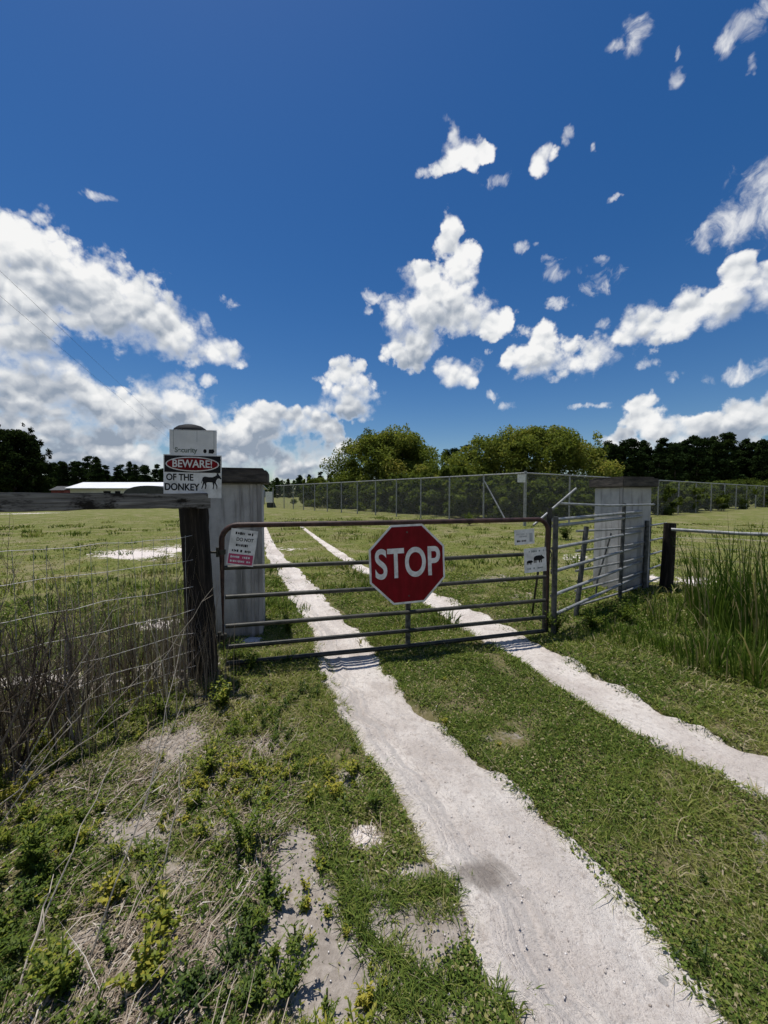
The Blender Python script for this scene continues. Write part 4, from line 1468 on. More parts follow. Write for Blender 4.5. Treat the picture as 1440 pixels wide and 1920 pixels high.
# tall reeds on the right
for (px_, py_, hh, n_, sp_, tn, lab) in [
        (1312, 1150, 0.98, 60, 0.15, 0.45, 'tall green reed clump under the pipe rail next to the leaning post'),
        (1340, 1190, 0.95, 80, 0.16, 0.50, 'tall light green reed clump in front of the pipe rail'),
        (1385, 1180, 1.20, 100, 0.18, 0.30, 'dark dense reed clump rising above the pipe rail'),
        (1430, 1220, 1.15, 110, 0.20, 0.38, 'tallest broad reed clump at the end of the pipe rail'),
        (1400, 1270, 0.55, 90, 0.22, 0.55, 'shorter bright reed clump in front of the tall reeds'),
        (1262, 1175, 0.36, 60, 0.18, 0.55, 'short bright grass clump in front of the leaning post'),
        (1320, 1255, 0.40, 70, 0.20, 0.55, 'low grass clump at the foot of the reeds'),
        (1500, 1240, 1.2, 100, 0.22, 0.35, 'reed clump beyond the last reeds along the pipe rail'),
        (1160, 1195, 0.18, 70, 0.2, 0.55, 'grass tuft before the buckled side gate'),
        (1215, 1150, 0.24, 70, 0.2, 0.5, 'grass tuft between the buckled gate and the leaning post')]:
    V, F, T = tuft(int(px_ * 3 + py_), int(n_ * 0.85), hh * 1.17, 0.014, sp_ * 1.15, tn, (0.02, 0.42))
    T = np.where(np.repeat(np.random.default_rng(int(px_)).random(len(T) // 7) < 0.18, 7), 1.0, T)
    plant('reed_clump', V, F, T, 'reed', onground(px_, py_), lab, 'reeds')


# knee-high grass in front of the side gates and the pipe rail
Vs, Fs, Ts, off = [], [], [], 0
for i in range(330):
    px_, py_ = random.uniform(1035, 1560), random.uniform(1105, 1310)
    lim = np.interp(px_, [1035, 1150, 1250, 1440, 1560], [1195, 1215, 1245, 1300, 1330])
    if py_ > lim + random.gauss(0, 10) or py_ < np.interp(px_, [1035, 1100, 1250, 1560], [1170, 1150, 1108, 1108]):
        continue
    q = onground(px_, py_)
    V, F, T = tuft(9000 + i, 26, random.uniform(0.10, 0.30) * float(np.interp(px_, [1035, 1230, 1300, 1440], [0.45, 0.6, 1.0, 1.25])), 0.010, 0.11, random.uniform(0.3, 0.75), (0.1, 0.8))
    Vs.append(V + np.array(q))
    Fs.append(F + off)
    Ts.append(T)
    off += len(V)
o = link('tall_grass', np_mesh('tall_grass', np.concatenate(Vs), np.concatenate(Fs), {'tone': np.concatenate(Ts)}), None, 'reed')
tag(o, 'lush knee-high green grass in front of the side gates and pipe rail', 'grass', kind='stuff')

# dead branching shrubs and bleached stalks at the left
def twig_shrub(seed, height, nmain, tone):
    r = random.Random(seed)
    mb = MB()

    def grow(p_, d, L, rad, depth):
        pts, rads = [p_], [rad]
        q = p_.copy()
        dd = d.copy()
        k = 5
        for i in range(k):
            dd = (dd + Vector((r.gauss(0, 0.09), r.gauss(0, 0.09), r.gauss(0.02, 0.05)))).normalized()
            q = q + dd * (L / k)
            pts.append(q.copy())
            rads.append(rad * (1 - 0.7 * (i + 1) / k))
        mb.tube(pts, rads, 5, False, max(0, min(1, r.gauss(tone, 0.16))))
        if depth > 0:
            for j in range(r.randint(3, 5)):
                i = r.randint(1, k)
                nd = (dd + Vector((r.gauss(0, 0.55), r.gauss(0, 0.55), r.gauss(0.15, 0.3)))).normalized()
                grow(pts[i].copy(), nd, L * r.uniform(0.35, 0.6), rads[i] * 0.75, depth - 1)

    for i in range(nmain):
        a = r.uniform(0, 6.28)
        o_ = r.uniform(0.1, 0.45)
        grow(Vector((r.gauss(0, 0.03), r.gauss(0, 0.03), 0)), Vector((math.cos(a) * o_, math.sin(a) * o_, 1)).normalized(), height * r.uniform(0.55, 0.85), 0.0075, 2)
    return mb


for (px_, py_, hh, nm, tn, lab) in [
        (40, 1440, 1.15, 12, 0.22, 'large dead brown branching shrub against the wire fence'),
        (130, 1395, 0.95, 8, 0.45, 'grey leafless twiggy shrub beside the large dead shrub'),
        (-50, 1500, 1.1, 10, 0.55, 'bare pale twiggy shrub under the weathered board'),
        (250, 1300, 0.45, 5, 0.15, 'small dark dead shrub near the black gate post'),
        (345, 1300, 0.55, 4, 0.6, 'thin bleached shrub touching the black gate post')]:
    o = twig_shrub(int(px_ + 500), hh, nm, tn).build('dead_shrub', 'twig')
    o.location = onground(px_, py_)
    tag(o, lab, 'shrub')

# leaning bleached stalks
STALKS = [((-60, 1560), (250, 1330), 0.9, 0.05), ((5, 1500), (215, 1260), 0.6, 0.1), ((20, 1475), (232, 1112), 0.5, 0.1), ((-20, 1390), (110, 1290), 0.3, 0.02), ((165, 1815), (348, 1300), 1.0, 0.2), ((60, 1780), (225, 1400), 0.9, 0.15),
          ((-10, 1560), (150, 1340), 0.55, 0.1), ((190, 1600), (330, 1420), 0.5, 0.1), ((270, 1520), (345, 1180), 0.5, 0.1), ((130, 1420), (300, 1230), 0.4, 0.1), ((215, 1380), (400, 1100), 0.5, 0.1), ((-30, 1300), (230, 1110), 0.6, 0.1),
          ((300, 1660), (345, 1430), 0.4, 0.1), ((30, 1880), (100, 1640), 0.5, 0.1)]
for i, (a_, b_, l_, s_) in enumerate(STALKS):
    p0 = onground(*a_)
    d1_ = ray(*b_)
    # the tip stands a little farther off than the root
    Yt = p0.y + 0.16 + 0.10 * (i % 3)
    p1 = at(b_[0], b_[1], Yt)
    if p1.z < 0.03:
        p1 = onground(*b_)
        p1.z = 0.05
    mid_ = (p0 + p1) / 2 + Vector((0.02, 0, 0.05 + s_ * 0.2))
    pts = []
    for k in range(9):
        q = k / 8
        pts.append((1 - q) ** 2 * p0 + 2 * q * (1 - q) * mid_ + q * q * p1 - p0 + Vector((random.gauss(0, 0.004), random.gauss(0, 0.004), 0)))
    mb = MB().tube(pts, [0.0030 * (1 - 0.6 * k / 8) for k in range(9)], 5, False, 0.85)
    for k in range(3, 8):
        if random.random() < 0.6:
            e = pts[k] + Vector((random.gauss(0.03, 0.04), random.gauss(0, 0.04), random.uniform(0.01, 0.08)))
            mb.tube([pts[k], e], [0.0014, 0.0006], 4, False, 0.8)
    o = mb.build('dead_stalk', 'straw')
    o.location = p0
    tag(o, 'long bleached dead stalk arching over the weedy verge', 'stalk', 'bleached dead stalks on the weedy verge')

# thin dry stems standing along the wire fence
Vs, Fs, Ts, off = [], [], [], 0
for i in range(820):
    s_ = random.uniform(-0.1, 2.3)
    dn = random.gauss(0.10, 0.26)
    q = FENCE_A + FENCE_DIR * s_ + Vector((-FENCE_DIR.y, FENCE_DIR.x, 0)) * dn * -1
    V, F, T = tuft(i, random.randint(2, 5), random.uniform(0.3, 1.22), 0.0036, 0.05, random.choice((0.05, 0.2, 0.35, 0.5, 0.7)), (0.02, 0.25))
    Vs.append(V + np.array([q.x, q.y, float(zheight(np.array(q.x), np.array(q.y)))]))
    Fs.append(F + off)
    Ts.append(T)
    off += len(V)
o = link('dry_stems', np_mesh('dry_stems', np.concatenate(Vs), np.concatenate(Fs), {'tone': np.concatenate(Ts)}), None, 'straw')
tag(o, 'thin dry upright stems standing all along the wire fence under the weathered board', 'stems', kind='stuff')
mb = MB()
for i in range(150):
    q = FENCE_A + FENCE_DIR * random.uniform(0.1, 2.4) + Vector((FENCE_DIR.y, -FENCE_DIR.x, 0)) * random.gauss(0.1, 0.16)
    h_ = random.uniform(0.45, 1.12)
    a_ = random.uniform(0, 6.28)
    l_ = random.uniform(0.02, 0.3) * h_
    pts = [q + Vector((math.cos(a_) * l_ * k * k / 16, math.sin(a_) * l_ * k * k / 16, h_ * k / 4)) for k in range(5)]
    mb.tube(pts, [0.0028, 0.0025, 0.0021, 0.0016, 0.0008], 4, False, random.choice((0.1, 0.2, 0.35, 0.6)))
    for j in range(random.randint(0, 4)):
        k = random.randint(2, 4)
        e = pts[k] + Vector((random.gauss(0, 0.05), random.gauss(0, 0.05), random.uniform(0.04, 0.14)))
        mb.tube([pts[k], e], [0.0014, 0.0006], 3, False, 0.3)
o = mb.build('dead_weed_stems', 'twig')
tag(o, 'dark brittle weed stems grown up through the wire mesh', 'stems', kind='stuff')

# field tufts behind the fences
Vs, Fs, Ts, off = [], [], [], 0
for i in range(1700):
    a = math.radians(random.uniform(-62, 62))
    r = random.uniform(3.6, 26) if i % 3 else random.uniform(3.4, 9)
    x_, y_ = r * math.sin(a), r * math.cos(a)
    px_, py_, tm = (float(q) for q in ground_info(np.array(x_), np.array(y_)))
    if tm > 0.02 or (x_ - GA.x) * gny.x + (y_ - GA.y) * gny.y < 0.25 and px_ > 420:
        continue
    if float(fbm(np.array(x_ * 0.6), np.array(y_ * 0.6), 3)) < 0.42:
        continue
    V, F, T = tuft(5000 + i, 22, random.uniform(0.06, 0.24), 0.010 + 0.0012 * r, 0.12 + 0.01 * r, random.uniform(0.15, 0.8), (0.2, 1.0))
    Vs.append(V + np.array([x_, y_, float(zheight(np.array(x_), np.array(y_)))]))
    Fs.append(F + off)
    Ts.append(T)
    off += len(V)
o = link('field_grass', np_mesh('field_grass', np.concatenate(Vs), np.concatenate(Fs), {'tone': np.concatenate(Ts)}), None, 'lawn')
tag(o, 'rough grass tufts scattered over the fields beyond the gate', 'grass', kind='stuff')

# loose limerock crumbs on and along the tracks
ng = 9000
x, y, r = scatter(ng, 0.95, 5.5, 0.55)
px, py, tm = ground_info(x, y)
edge_ = np.maximum(track_mask(px, py, TL, 90), track_mask(px, py, TR, 70))
ok = (rng.random(ng) < np.where(edge_ > 0.02, np.where(edge_ < 0.75, 0.9, 0.35), 0.03)) | (blobs(px, py, DIRT[:5]) > 0.9) & (rng.random(ng) < 0.25)
x, y, r, tm = x[ok], y[ok], r[ok], tm[ok]
m_ = len(x)
sz_ = np.minimum(rng.gamma(2.2, 0.0012, m_) + 0.0012, 0.0055)
cen = np.stack([x, y, zheight(x, y) + np.where(tm > 0.5, 0.019, 0.004) + sz_ * 0.2], 1)
octa = np.array([(1, 0, 0), (-1, 0, 0), (0, 1, 0), (0, -1, 0), (0, 0, 0.7), (0, 0, -0.7)], float)
V = cen[:, None, :] + octa[None] * sz_[:, None, None] * rng.uniform(0.6, 1.3, (m_, 6, 1))
F = np.arange(m_)[:, None, None] * 6 + np.array([(0, 2, 4), (2, 1, 4), (1, 3, 4), (3, 0, 4), (2, 0, 5), (1, 2, 5), (3, 1, 5), (0, 3, 5)])[None]
o = link('track_crumbs', np_mesh('track_crumbs', V.reshape(-1, 3), F.reshape(-1, 3), {'tone': np.repeat(rng.uniform(0, 1, m_), 6)}), None, 'crumb')
tag(o, 'loose pale limerock crumbs strewn on and along the wheel tracks', 'gravel', kind='stuff')

# the few stones on the track
for (px_, py_, s_) in [(1244, 1836, 0.018)]:
    bm = bmesh.new()
    bmesh.ops.create_icosphere(bm, subdivisions=2, radius=s_)
    for v in bm.verts:
        v.co *= 1 + random.uniform(-0.18, 0.18)
        v.co.z *= 0.6
    me = bpy.data.meshes.new('stone')
    bm.to_mesh(me)
    bm.free()
    o = link('stone', me, None, 'pebble')
    o.location = onground(px_, py_) + Vector((0, 0, 0.018))
    tag(o, 'single grey stone lying on the pale wheel track', 'stone')


# ------------------------------------------------------------------ chain link enclosure
CC = Vector((6.8, 18.8, 0))
CLft = Vector((-12.5, 45.0, 0))
CRgt = Vector((72.0, 66.0, 0))
enc = empty('chain_link_fence', CC, 0, 'tall chain link fence enclosing the olive green trees beyond the lawn', 'fence')
FHT = 2.55


def link_side(P, Q, nposts, name='mesh_panel', mat='chain_link'):
    d = (Q - P)
    L = d.length
    e = d / L
    V, F, S = [], [], []
    for i in range(nposts):
        a_, b_ = L * i / nposts, L * (i + 1) / nposts
        o_ = P - CC
        p0, p1 = o_ + e * a_, o_ + e * b_
        me = np_mesh(name, [(p0.x, p0.y, 0.04), (p1.x, p1.y, 0.04), (p1.x, p1.y, FHT), (p0.x, p0.y, FHT)], [[0, 1, 2, 3]], {'sz': np.array([(a_, 0, 0), (b_, 0, 0), (b_, FHT, 0), (a_, FHT, 0)])})
        link(name, me, enc, mat)
        if i:
            MB().tube([(p0.x, p0.y, -0.1), (p0.x, p0.y, FHT + 0.04)], 0.045, 8).build('post', 'galvanised', enc, True)
    p0, p1 = P - CC, Q - CC
    MB().tube([(p0.x, p0.y, FHT), (p1.x, p1.y, FHT)], 0.038, 8).build('top_rail', 'galvanised', enc, True)
    return e


e1 = link_side(CC, CLft, 13)
e2 = link_side(CC, CRgt, 20)
MB().tube([(0, 0, -0.1), (0, 0, FHT + 0.1)], 0.07, 10).build('post', 'galvanised', enc, True)
b0 = e1 * ((CLft - CC).length / 13)
MB().tube([(b0.x, b0.y, FHT - 0.25), (b0.x * 0.42, b0.y * 0.42, 0.15)], 0.04, 8).build('brace', 'galvanised', enc, True)
wb = at(978, 897, 18.66)
o = MB().plate(rect(0.38, 0.38), 0, 0.02).build('fence_sign', 'sign_white')
o.location = wb
tag(o, 'blank white square sign at the top corner of the chain link fence', 'sign')

# farther screened fence at the end of the drive
scr = empty('screened_fence', (-12.6, 45.6, 0), 0, 'grey screened fence continuing at the far end of the drive', 'fence')
for i in range(6):
    x0, y0 = -0.5 - 1.5 * i, 0.6 + 5.2 * i
    x1, y1 = -0.5 - 1.5 * (i + 1), 0.6 + 5.2 * (i + 1)
    mb = MB()
    mb.add([(x0, y0, 0), (x1, y1, 0), (x1, y1, 2.3), (x0, y0, 2.3), (x0 + 0.05, y0, 0), (x1 + 0.05, y1, 0), (x1 + 0.05, y1, 2.3), (x0 + 0.05, y0, 2.3)], [(0, 1, 2, 3), (7, 6, 5, 4), (0, 3, 7, 4), (1, 5, 6, 2), (3, 2, 6, 7)])
    mb.build('panel', 'screen_cloth', scr)
    MB().tube([(x0, y0, 0), (x0, y0, 2.4)], 0.06, 8).build('post', 'galvanised', scr, True)
fs_ = empty('field_sign', G(505, 952), 0, 'small white board standing far down the drive', 'sign')
dsc = fs_.location.y
wpx = dsc / F_PX
MB().box((-7 * wpx, -0.03, 10 * wpx), (6 * wpx, 0.03, 30 * wpx)).build('board', 'sign_white', fs_)
MB().box((-5 * wpx, 0.0, 0), (5 * wpx, 1.2, 9.5 * wpx)).build('base', 'dark_tarp', fs_, False, 0.05)


# ------------------------------------------------------------------ trees
def crown_mesh(name, clusters, nleaf, size, seed, droop=0.0, toneb=0.5, elong=1.7):
    """leaf-sized faces spread through clumps; tone differs from clump to clump"""
    r = np.random.default_rng(seed)
    cl = np.array(clusters, float)              # x y z rx rz
    vol = cl[:, 3] ** 2 * cl[:, 4]
    k = r.choice(len(cl), nleaf, p=vol ** 0.7 / (vol ** 0.7).sum())
    u = r.normal(size=(nleaf, 3))
    u /= np.linalg.norm(u, axis=1)[:, None]
    rad = r.random(nleaf) ** 0.42
    P = cl[k, :3] + u * np.stack([cl[k, 3], cl[k, 3], cl[k, 4]], 1) * rad[:, None]
    d = r.normal(size=(nleaf, 3)) + u * 0.7
    d[:, 2] -= droop
    d /= np.linalg.norm(d, axis=1)[:, None]
    upv = r.normal(size=(nleaf, 3)) * 0.6 + np.array([0, 0, 1.0])
    L = size * elong * r.uniform(0.6, 1.3, nleaf)
    V, F = leaf_quads(P - d * (L / 2)[:, None], d, upv, L, size * r.uniform(0.6, 1.3, nleaf))
    ct = r.normal(0, 0.15, len(cl))
    T = np.clip(toneb + ct[k] + r.normal(0, 0.13, nleaf), 0, 1)
    return np_mesh(name, V, F, {'tone': np.repeat(T, 4)})


def limb_tree(r, h, spread, trunk_r, nlimb, z0):
    mb = MB()
    top = Vector((r.gauss(0, 0.2), r.gauss(0, 0.2), h * 0.75))
    mb.tube([(0, 0, -0.2), (r.gauss(0, 0.08), r.gauss(0, 0.08), h * 0.35), top], [trunk_r, trunk_r * 0.75, trunk_r * 0.25], 9)
    ends = [top]
    for i in range(nlimb):
        a = 2 * math.pi * i / nlimb + r.uniform(-0.3, 0.3)
        zb = r.uniform(z0, h * 0.55)
        sp_ = spread * r.uniform(0.55, 0.9)
        e = Vector((math.cos(a) * sp_, math.sin(a) * sp_, min(h * 0.92, zb + r.uniform(0.12, 0.4) * h)))
        m_ = Vector((math.cos(a) * sp_ * 0.5, math.sin(a) * sp_ * 0.5, (zb + e.z) / 2 + 0.06 * h))
        mb.tube([(0, 0, zb), m_, e], [trunk_r * 0.45, trunk_r * 0.28, trunk_r * 0.1], 6)
        ends += [m_, e]
    return mb, ends


def broad_tree(name, loc, h, rx, ry, label, seed, mat='olive_leaf', nleaf=26000, size=0.13, zlow=0.05, tone=0.5, droop=0.35, ncl=150, group=None):
    r = random.Random(seed)
    root = empty(name, loc, 0, label, 'tree', group)
    mb, ends = limb_tree(r, h, min(rx, ry) * 0.8, 0.028 * h, 9, h * 0.12)
    mb.build('trunk', 'bark', root, True)
    cls = []
    for i in range(ncl):
        a = r.uniform(0, 6.283)
        t_ = r.random() ** 0.5
        zt = r.uniform(zlow, 1.0)
        # dome outline, uneven
        prof_ = math.sqrt(max(0.0, 1 - ((zt - 0.30) / 0.74) ** 2)) if zt > 0.3 else 0.86 + 0.14 * zt / 0.3
        prof_ *= 1 + 0.13 * math.sin(3 * a + seed) + 0.08 * math.sin(7 * a + zt * 6)
        cr = min(rx, ry) * r.uniform(0.10, 0.24)
        cls.append((math.cos(a) * rx * prof_ * t_ * 0.93, math.sin(a) * ry * prof_ * t_ * 0.93, zt * h * 0.95, cr, cr * r.uniform(0.55, 0.9)))
    for i in range(26):         # ragged shoots at the top and the sides
        a = r.uniform(0, 6.283)
        zt = r.uniform(0.45, 1.0)
        prof_ = math.sqrt(max(0.0, 1 - ((zt - 0.30) / 0.74) ** 2))
        cr = min(rx, ry) * r.uniform(0.04, 0.09)
        cls.append((math.cos(a) * rx * prof_ * 1.02, math.sin(a) * ry * prof_ * 1.02, zt * h * r.uniform(0.98, 1.05), cr, cr * 1.5))
    link('crown', crown_mesh('crown', cls, nleaf, size, seed, droop, tone), root, mat)
    return root


broad_tree('olive_tree', (0.9, 46.0, 0), 8.8, 7.1, 6.0, 'broad willowy olive green tree behind the long receding stretch of chain link', 11, nleaf=62000, size=0.17, tone=0.55, ncl=300)
broad_tree('olive_tree', (13.9, 36.0, 0), 7.5, 8.2, 5.2, 'widest olive green tree inside the chain link enclosure beside the dark pines', 23, nleaf=70000, size=0.145, tone=0.58, ncl=320)
for i, (px_, Yd, hh, rx_, tn, lab) in enumerate([
        (600, 62, 3.6, 3.4, 0.3, 'low dark shrub behind the far end of the chain link fence'),
        (660, 52, 3.0, 3.0, 0.3, 'shrub at the far foot of the willowy olive tree'),
        (760, 42, 3.2, 3.2, 0.3, 'dark shrub filling the gap under the willowy olive tree'),
        (840, 36, 3.6, 3.0, 0.35, 'shrub between the two olive trees behind the fence'),
        (910, 31, 2.6, 2.6, 0.25, 'dark shrub behind the diagonal fence brace'),
        (1030, 31.5, 2.4, 2.6, 0.25, 'dark shrub behind the fence corner post'),
        (1170, 52, 3.2, 4.0, 0.25, 'dark shrub seen past the cap of the pillar behind the side gates'),
        (1290, 70, 3.4, 5.0, 0.2, 'dark shrub mass along the fence under the pines'),
        (1240, 62, 3.0, 4.2, 0.2, 'dark shrub behind the fence beside the pillar with the side gates'),
        (1345, 78, 4.0, 6.0, 0.18, 'wide dark shrub along the fence under the tallest pines'),
        (1400, 86, 4.2, 6.5, 0.2, 'dark undergrowth under the last pines along the fence'),
        (1470, 92, 4.5, 7.0, 0.2, 'dark undergrowth past the last fence posts in view'),
        (1110, 35, 2.4, 2.6, 0.3, 'olive shrub behind the pillar with the side gates'),
        (970, 29, 2.2, 2.2, 0.22, 'dark shrub between the fence brace and the fence corner post'),
        (800, 38.5, 2.6, 2.6, 0.25, 'low dark shrub at the near foot of the willowy olive tree'),
        (710, 45, 2.6, 3.0, 0.25, 'low dark shrub in front of the willowy olive tree trunk'),
        (630, 56, 2.8, 3.2, 0.25, 'grey-green shrub along the far stretch of chain link')]):
    Yd *= 0.82 if px_ < 1120 else 0.9
    q = at(px_, 940, Yd)
    broad_tree('understory_shrub', (q.x, q.y, 0), hh, rx_, rx_ * 0.8, lab, 60 + i, nleaf=9000, size=0.17, zlow=0.03, tone=tn, ncl=70)
for i, (px_, Yd, hh, rx_, tn, lab) in enumerate([
        (1215, 30.0, 2.2, 2.4, 0.26, 'scrubby bush behind the chain link just past the pillar cap'),
        (1262, 34.0, 2.5, 2.8, 0.30, 'scrubby bush behind the chain link above the leaning post'),
        (1306, 37.5, 2.2, 3.0, 0.20, 'dark scrubby bush behind the chain link above the pipe rail'),
        (1352, 43.0, 2.9, 3.4, 0.26, 'tall scrubby bush behind the chain link above the pipe rail'),
        (1398, 49.0, 2.5, 3.6, 0.18, 'dark low bush behind the chain link above the reeds'),
        (1440, 54.5, 3.1, 3.8, 0.28, 'scrubby bush behind the chain link above the tallest reeds'),
        (1500, 63.0, 3.2, 4.6, 0.22, 'scrubby bush at the end of the row of bushes behind the chain link')]):
    q = at(px_, 940, Yd)
    broad_tree('scrub_bush', (q.x, q.y, 0), hh, rx_, rx_ * 0.7, lab, 160 + i, nleaf=8000, size=0.13, zlow=0.02, tone=tn, ncl=60)
# dark broadleaf tree at the left edge
q = at(28, 940, 52)
broad_tree('oak_tree', (q.x, q.y, 0), 10.4, 4.6, 4.2, 'big dark oak tree standing beside the red shed and long white roof', 91, 'oak_leaf', 46000, 0.20, 0.02, 0.45, 0.1, 260)
q = at(-70, 940, 56)
broad_tree('oak_tree', (q.x, q.y, 0), 11.5, 6, 5, 'dark oak tree behind the big oak near the red shed', 92, 'oak_leaf', 34000, 0.22, 0.02, 0.45, 0.1, 220)


def pine_variant(seed, h, kind):
    r = random.Random(seed)
    root = empty('pine_tree', (0, 0, 0))
    MB().tube([(0, 0, -0.3), (r.gauss(0, 0.1), 0, h * 0.5), (r.gauss(0, 0.2), r.gauss(0, 0.2), h * 0.97)], [0.20, 0.15, 0.04], 8).build('trunk', 'bark', root, True)
    cls = []
    base = 0.03 if kind == 0 else 0.08
    for i in range(90):
        zt = r.uniform(base, 1.0) ** 0.9
        w = (1.04 - zt) ** (0.75 if kind == 0 else 0.5) * h * (0.24 if kind == 0 else 0.25)
        a = r.uniform(0, 6.283)
        d = w * r.uniform(0.2, 1.0)
        cr = h * r.uniform(0.035, 0.085)
        cls.append((math.cos(a) * d, math.sin(a) * d, zt * h, cr, cr * 0.6))
    cls.append((0, 0, h * 0.97, h * 0.025, h * 0.05))
    link('crown', crown_mesh('crown', cls, 7500, h * 0.017, seed, 0.0, 0.45, 2.2), root, 'pine_leaf')
    return root


protos = [pine_variant(300 + i, 15.0, i % 2) for i in range(5)]
used = set()


def place_pine(x_, y_, h_, label, group):
    k = random.randrange(5)
    if k in used:
        o_ = copy_tree(protos[k])
    else:
        o_ = protos[k]
        used.add(k)
    o_.location = (x_, y_, 0)
    s_ = h_ / 15.0
    o_.scale = (s_ * random.uniform(0.9, 1.25), s_ * random.uniform(0.9, 1.25), s_)
    o_.rotation_euler = (0, 0, random.uniform(0, 6.28))
    tag(o_, label, 'pine', group)


TOPR = [(1130, 836), (1165, 830), (1210, 824), (1250, 832), (1290, 826), (1330, 818), (1355, 815), (1385, 826), (1410, 824), (1440, 826), (1500, 822), (1580, 820)]
pxs = list(np.linspace(1118, 1560, 40))
for i, q_ in enumerate(pxs):
    q_ += random.uniform(-6, 6)
    Yd = random.uniform(98, 118)
    top = np.interp(q_, [a for a, b in TOPR], [b for a, b in TOPR]) + random.choice((-4, 0, 3, 8, 16))
    p_ = at(q_, top, Yd)
    place_pine(p_.x, p_.y, p_.z, 'dark pine in the tree line behind the chain link fence', 'pines behind the chain link fence')
TOPL = [(70, 862), (100, 868), (130, 872), (160, 860), (172, 852), (190, 870), (220, 874), (250, 868), (300, 876), (340, 880), (420, 885)]
for i, q_ in enumerate(np.linspace(62, 430, 30)):
    q_ += random.uniform(-5, 5)
    Yd = random.uniform(112, 135)
    top = np.interp(q_, [a for a, b in TOPL], [b for a, b in TOPL]) + random.choice((-3, 0, 3, 7))
    p_ = at(q_, top, Yd)
    place_pine(p_.x, p_.y, p_.z, 'dark pine in the tree line behind the long white roof', 'pines behind the white roof')
for i, (q_, top) in enumerate([(838, 846), (855, 842), (872, 838), (888, 846), (520, 896), (540, 898), (562, 892), (580, 890), (600, 886), (618, 892)]):
    Yd = random.uniform(88, 100) if q_ > 700 else random.uniform(150, 180)
    p_ = at(q_, top, Yd)
    if q_ > 700:
        place_pine(p_.x, p_.y, p_.z, 'dark pine showing in the gap between the two olive trees', 'pines in the gap between the olive trees')
    else:
        place_pine(p_.x, p_.y, p_.z, 'distant pine beyond the far end of the drive', 'distant pines beyond the drive')

# far woods that close the horizon
r = np.random.default_rng(5)
nW = 60000
a = np.radians(r.uniform(-80, 80, nW))
dist = r.uniform(230, 290, nW)
hmax = 7 + 9 * np.array(fbm(np.degrees(a) * 0.9 + 200, dist * 0 + 4, 5)) ** 1.5
zc = hmax * r.random(nW) ** 0.8
P = np.stack([np.sin(a) * dist, np.cos(a) * dist, zc], 1)
d = r.normal(size=(nW, 3))
d /= np.linalg.norm(d, axis=1)[:, None]
V, F = leaf_quads(P, d, r.normal(size=(nW, 3)), r.uniform(0.9, 2.0, nW), r.uniform(0.7, 1.5, nW))
o = link('distant_woods', np_mesh('distant_woods', V, F, {'tone': np.repeat(np.clip(r.normal(0.4, 0.2, nW), 0, 1), 4)}), None, 'pine_leaf')
tag(o, 'low dark belt of distant woods along the horizon', 'woods', kind='stuff')

# ------------------------------------------------------------------ farm buildings at the left
YB = 60.0
b0 = at(121, 930, YB)
b1 = at(470, 930, YB)
hb = empty('long_farm_building', (b0.x, YB, 0), 0, 'long low pale building with bright white metal roof', 'building')
LBd = b1.x - b0.x
MB().box((0.4, 0.6, 0), (LBd, 7.0, 2.42)).build('wall', 'pale_siding', hb)
rf = MB()
rf.add([(0, 0, 2.44), (LBd + 0.3, 0, 2.44), (LBd + 0.3, 3.8, 3.45), (0, 3.8, 3.45), (LBd + 0.3, 7.6, 2.44), (0, 7.6, 2.44), (0, 0, 2.56), (LBd + 0.3, 0, 2.56), (LBd + 0.3, 3.8, 3.57), (0, 3.8, 3.57), (LBd + 0.3, 7.6, 2.56), (0, 7.6, 2.56)],
       [(0, 3, 2, 1), (3, 5, 4, 2), (6, 7, 8, 9), (9, 8, 10, 11), (0, 1, 7, 6), (5, 11, 10, 4), (0, 6, 9, 3), (3, 9, 11, 5), (1, 2, 8, 7), (2, 4, 10, 8)])
roof = rf.build('roof', 'white_metal_roof', hb)
for xx in (5.6, 9.0, 15.5):
    w_ = MB().box((xx, 0.54, 1.15), (xx + 1.1, 0.62, 2.1)).build('window', 'dark_glass', hb)
    MB().box((xx - 0.08, 0.52, 1.07), (xx + 1.18, 0.536, 1.14)).build('sill', 'sign_white', w_)
MB().box((7.4, 0.55, 0.05), (8.2, 0.62, 2.1)).build('door', 'dark_glass', hb)
rs = at(96, 930, 66)
sh = empty('red_shed', (rs.x, 66, 0), 0, 'small dark red shed beside the long white roof', 'shed')
ws_ = at(120, 930, 66).x - rs.x
MB().box((0, 0, 0), (ws_, 3, 2.3)).build('wall', 'red_paint', sh)
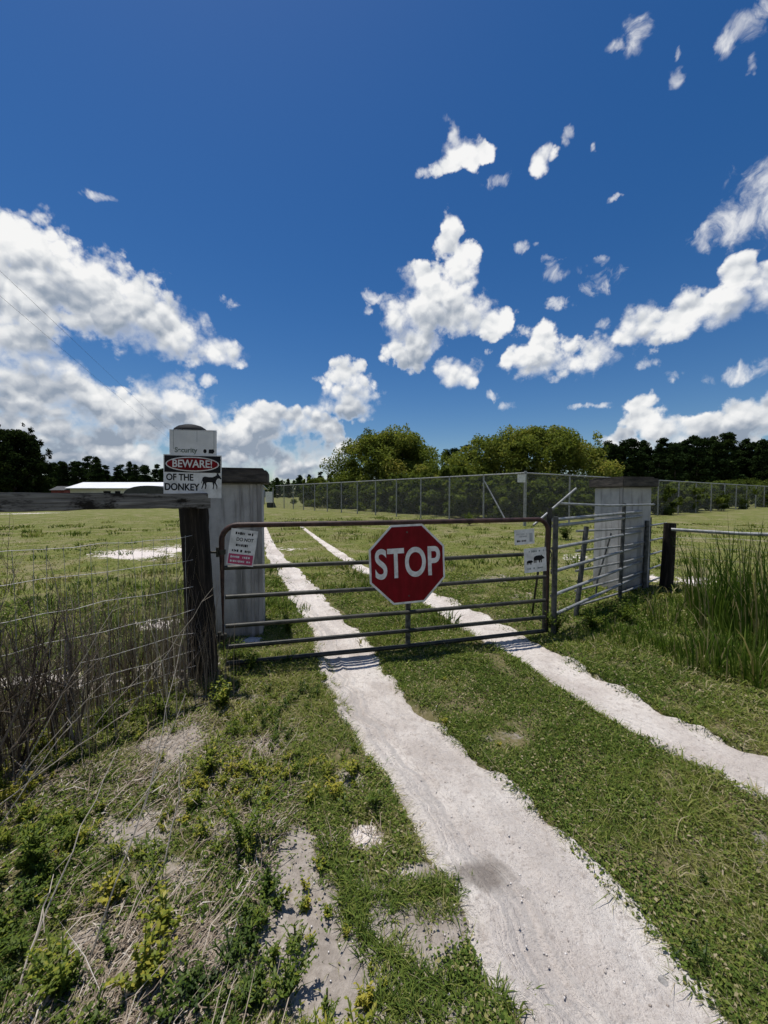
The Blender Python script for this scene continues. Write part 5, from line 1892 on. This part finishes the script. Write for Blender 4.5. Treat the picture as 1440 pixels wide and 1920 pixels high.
MB().add([(-0.2, -0.2, 2.31), (ws_ + 0.2, -0.2, 2.31), (ws_ + 0.2, 3.2, 2.31), (-0.2, 3.2, 2.31), (-0.2, 1.5, 3.0), (ws_ + 0.2, 1.5, 3.0)], [(0, 1, 5, 4), (2, 3, 4, 5), (0, 4, 3), (1, 2, 5), (0, 3, 2, 1)]).build('roof', 'dark_tarp', sh)
tp0, tp1 = at(232, 930, 50), at(322, 930, 50)
tw_ = tp1.x - tp0.x
ta = empty('tarpaulin_shelter', ((tp0.x + tp1.x) / 2, 50, 0), 0, 'low dark arched shelter in front of the long white roof', 'shelter')
vs, fs = [], []
nA = 16
for j in range(2):
    for i in range(nA + 1):
        th = math.pi * i / nA
        vs.append((-tw_ / 2 * math.cos(th), j * 4.0, 1.55 + 1.15 * math.sin(th) ** 0.8))
for i in range(nA):
    fs.append((i, i + 1, nA + 2 + i, nA + 1 + i))
fs.append(tuple(range(nA + 1)))
fs.append(tuple(range(nA + 1, 2 * nA + 2))[::-1])
MB().add(vs, fs).build('canopy', 'dark_tarp', ta, True)
for sx in (-1, 1):
    for yy in (0.1, 3.9):
        MB().tube([(sx * (tw_ / 2 - 0.12), yy, 0), (sx * (tw_ / 2 - 0.12), yy, 1.6)], 0.05, 8).build('leg', 'galvanised_dark', ta, True)

# overhead cables running to a pole beyond the gate post
pole = at(398, 880, 100)
up_ = empty('utility_pole', (pole.x, pole.y, 0), 0, 'far wooden utility pole behind the beware sign', 'pole')
MB().tube([(0, 0, -0.3), (0, 0, pole.z + 0.5)], [0.15, 0.10], 10).build('shaft', 'pole_wood', up_, True)
MB().box((-0.9, -0.06, pole.z - 0.06), (0.9, 0.06, pole.z + 0.06)).build('crossarm', 'pole_wood', up_)
for dx, (sx_, sy_) in ((-0.8, (-120, 452)), (0.8, (-40, 470))):
    a0 = at(sx_, sy_, 11.0)
    a1 = pole + Vector((dx, 0, 0.1))
    pts = []
    for k in range(25):
        q = k / 24
        v = a0.lerp(a1, q)
        v.z -= 1.0 * 4 * q * (1 - q) * 0.4
        pts.append(v - a0)
    o = MB().tube(pts, 0.0045, 5, False).build('overhead_cable', 'overhead_cable')
    o.location = a0
    tag(o, 'thin dark overhead cable crossing the clouds to the far pole', 'cable', 'overhead cables over the field')
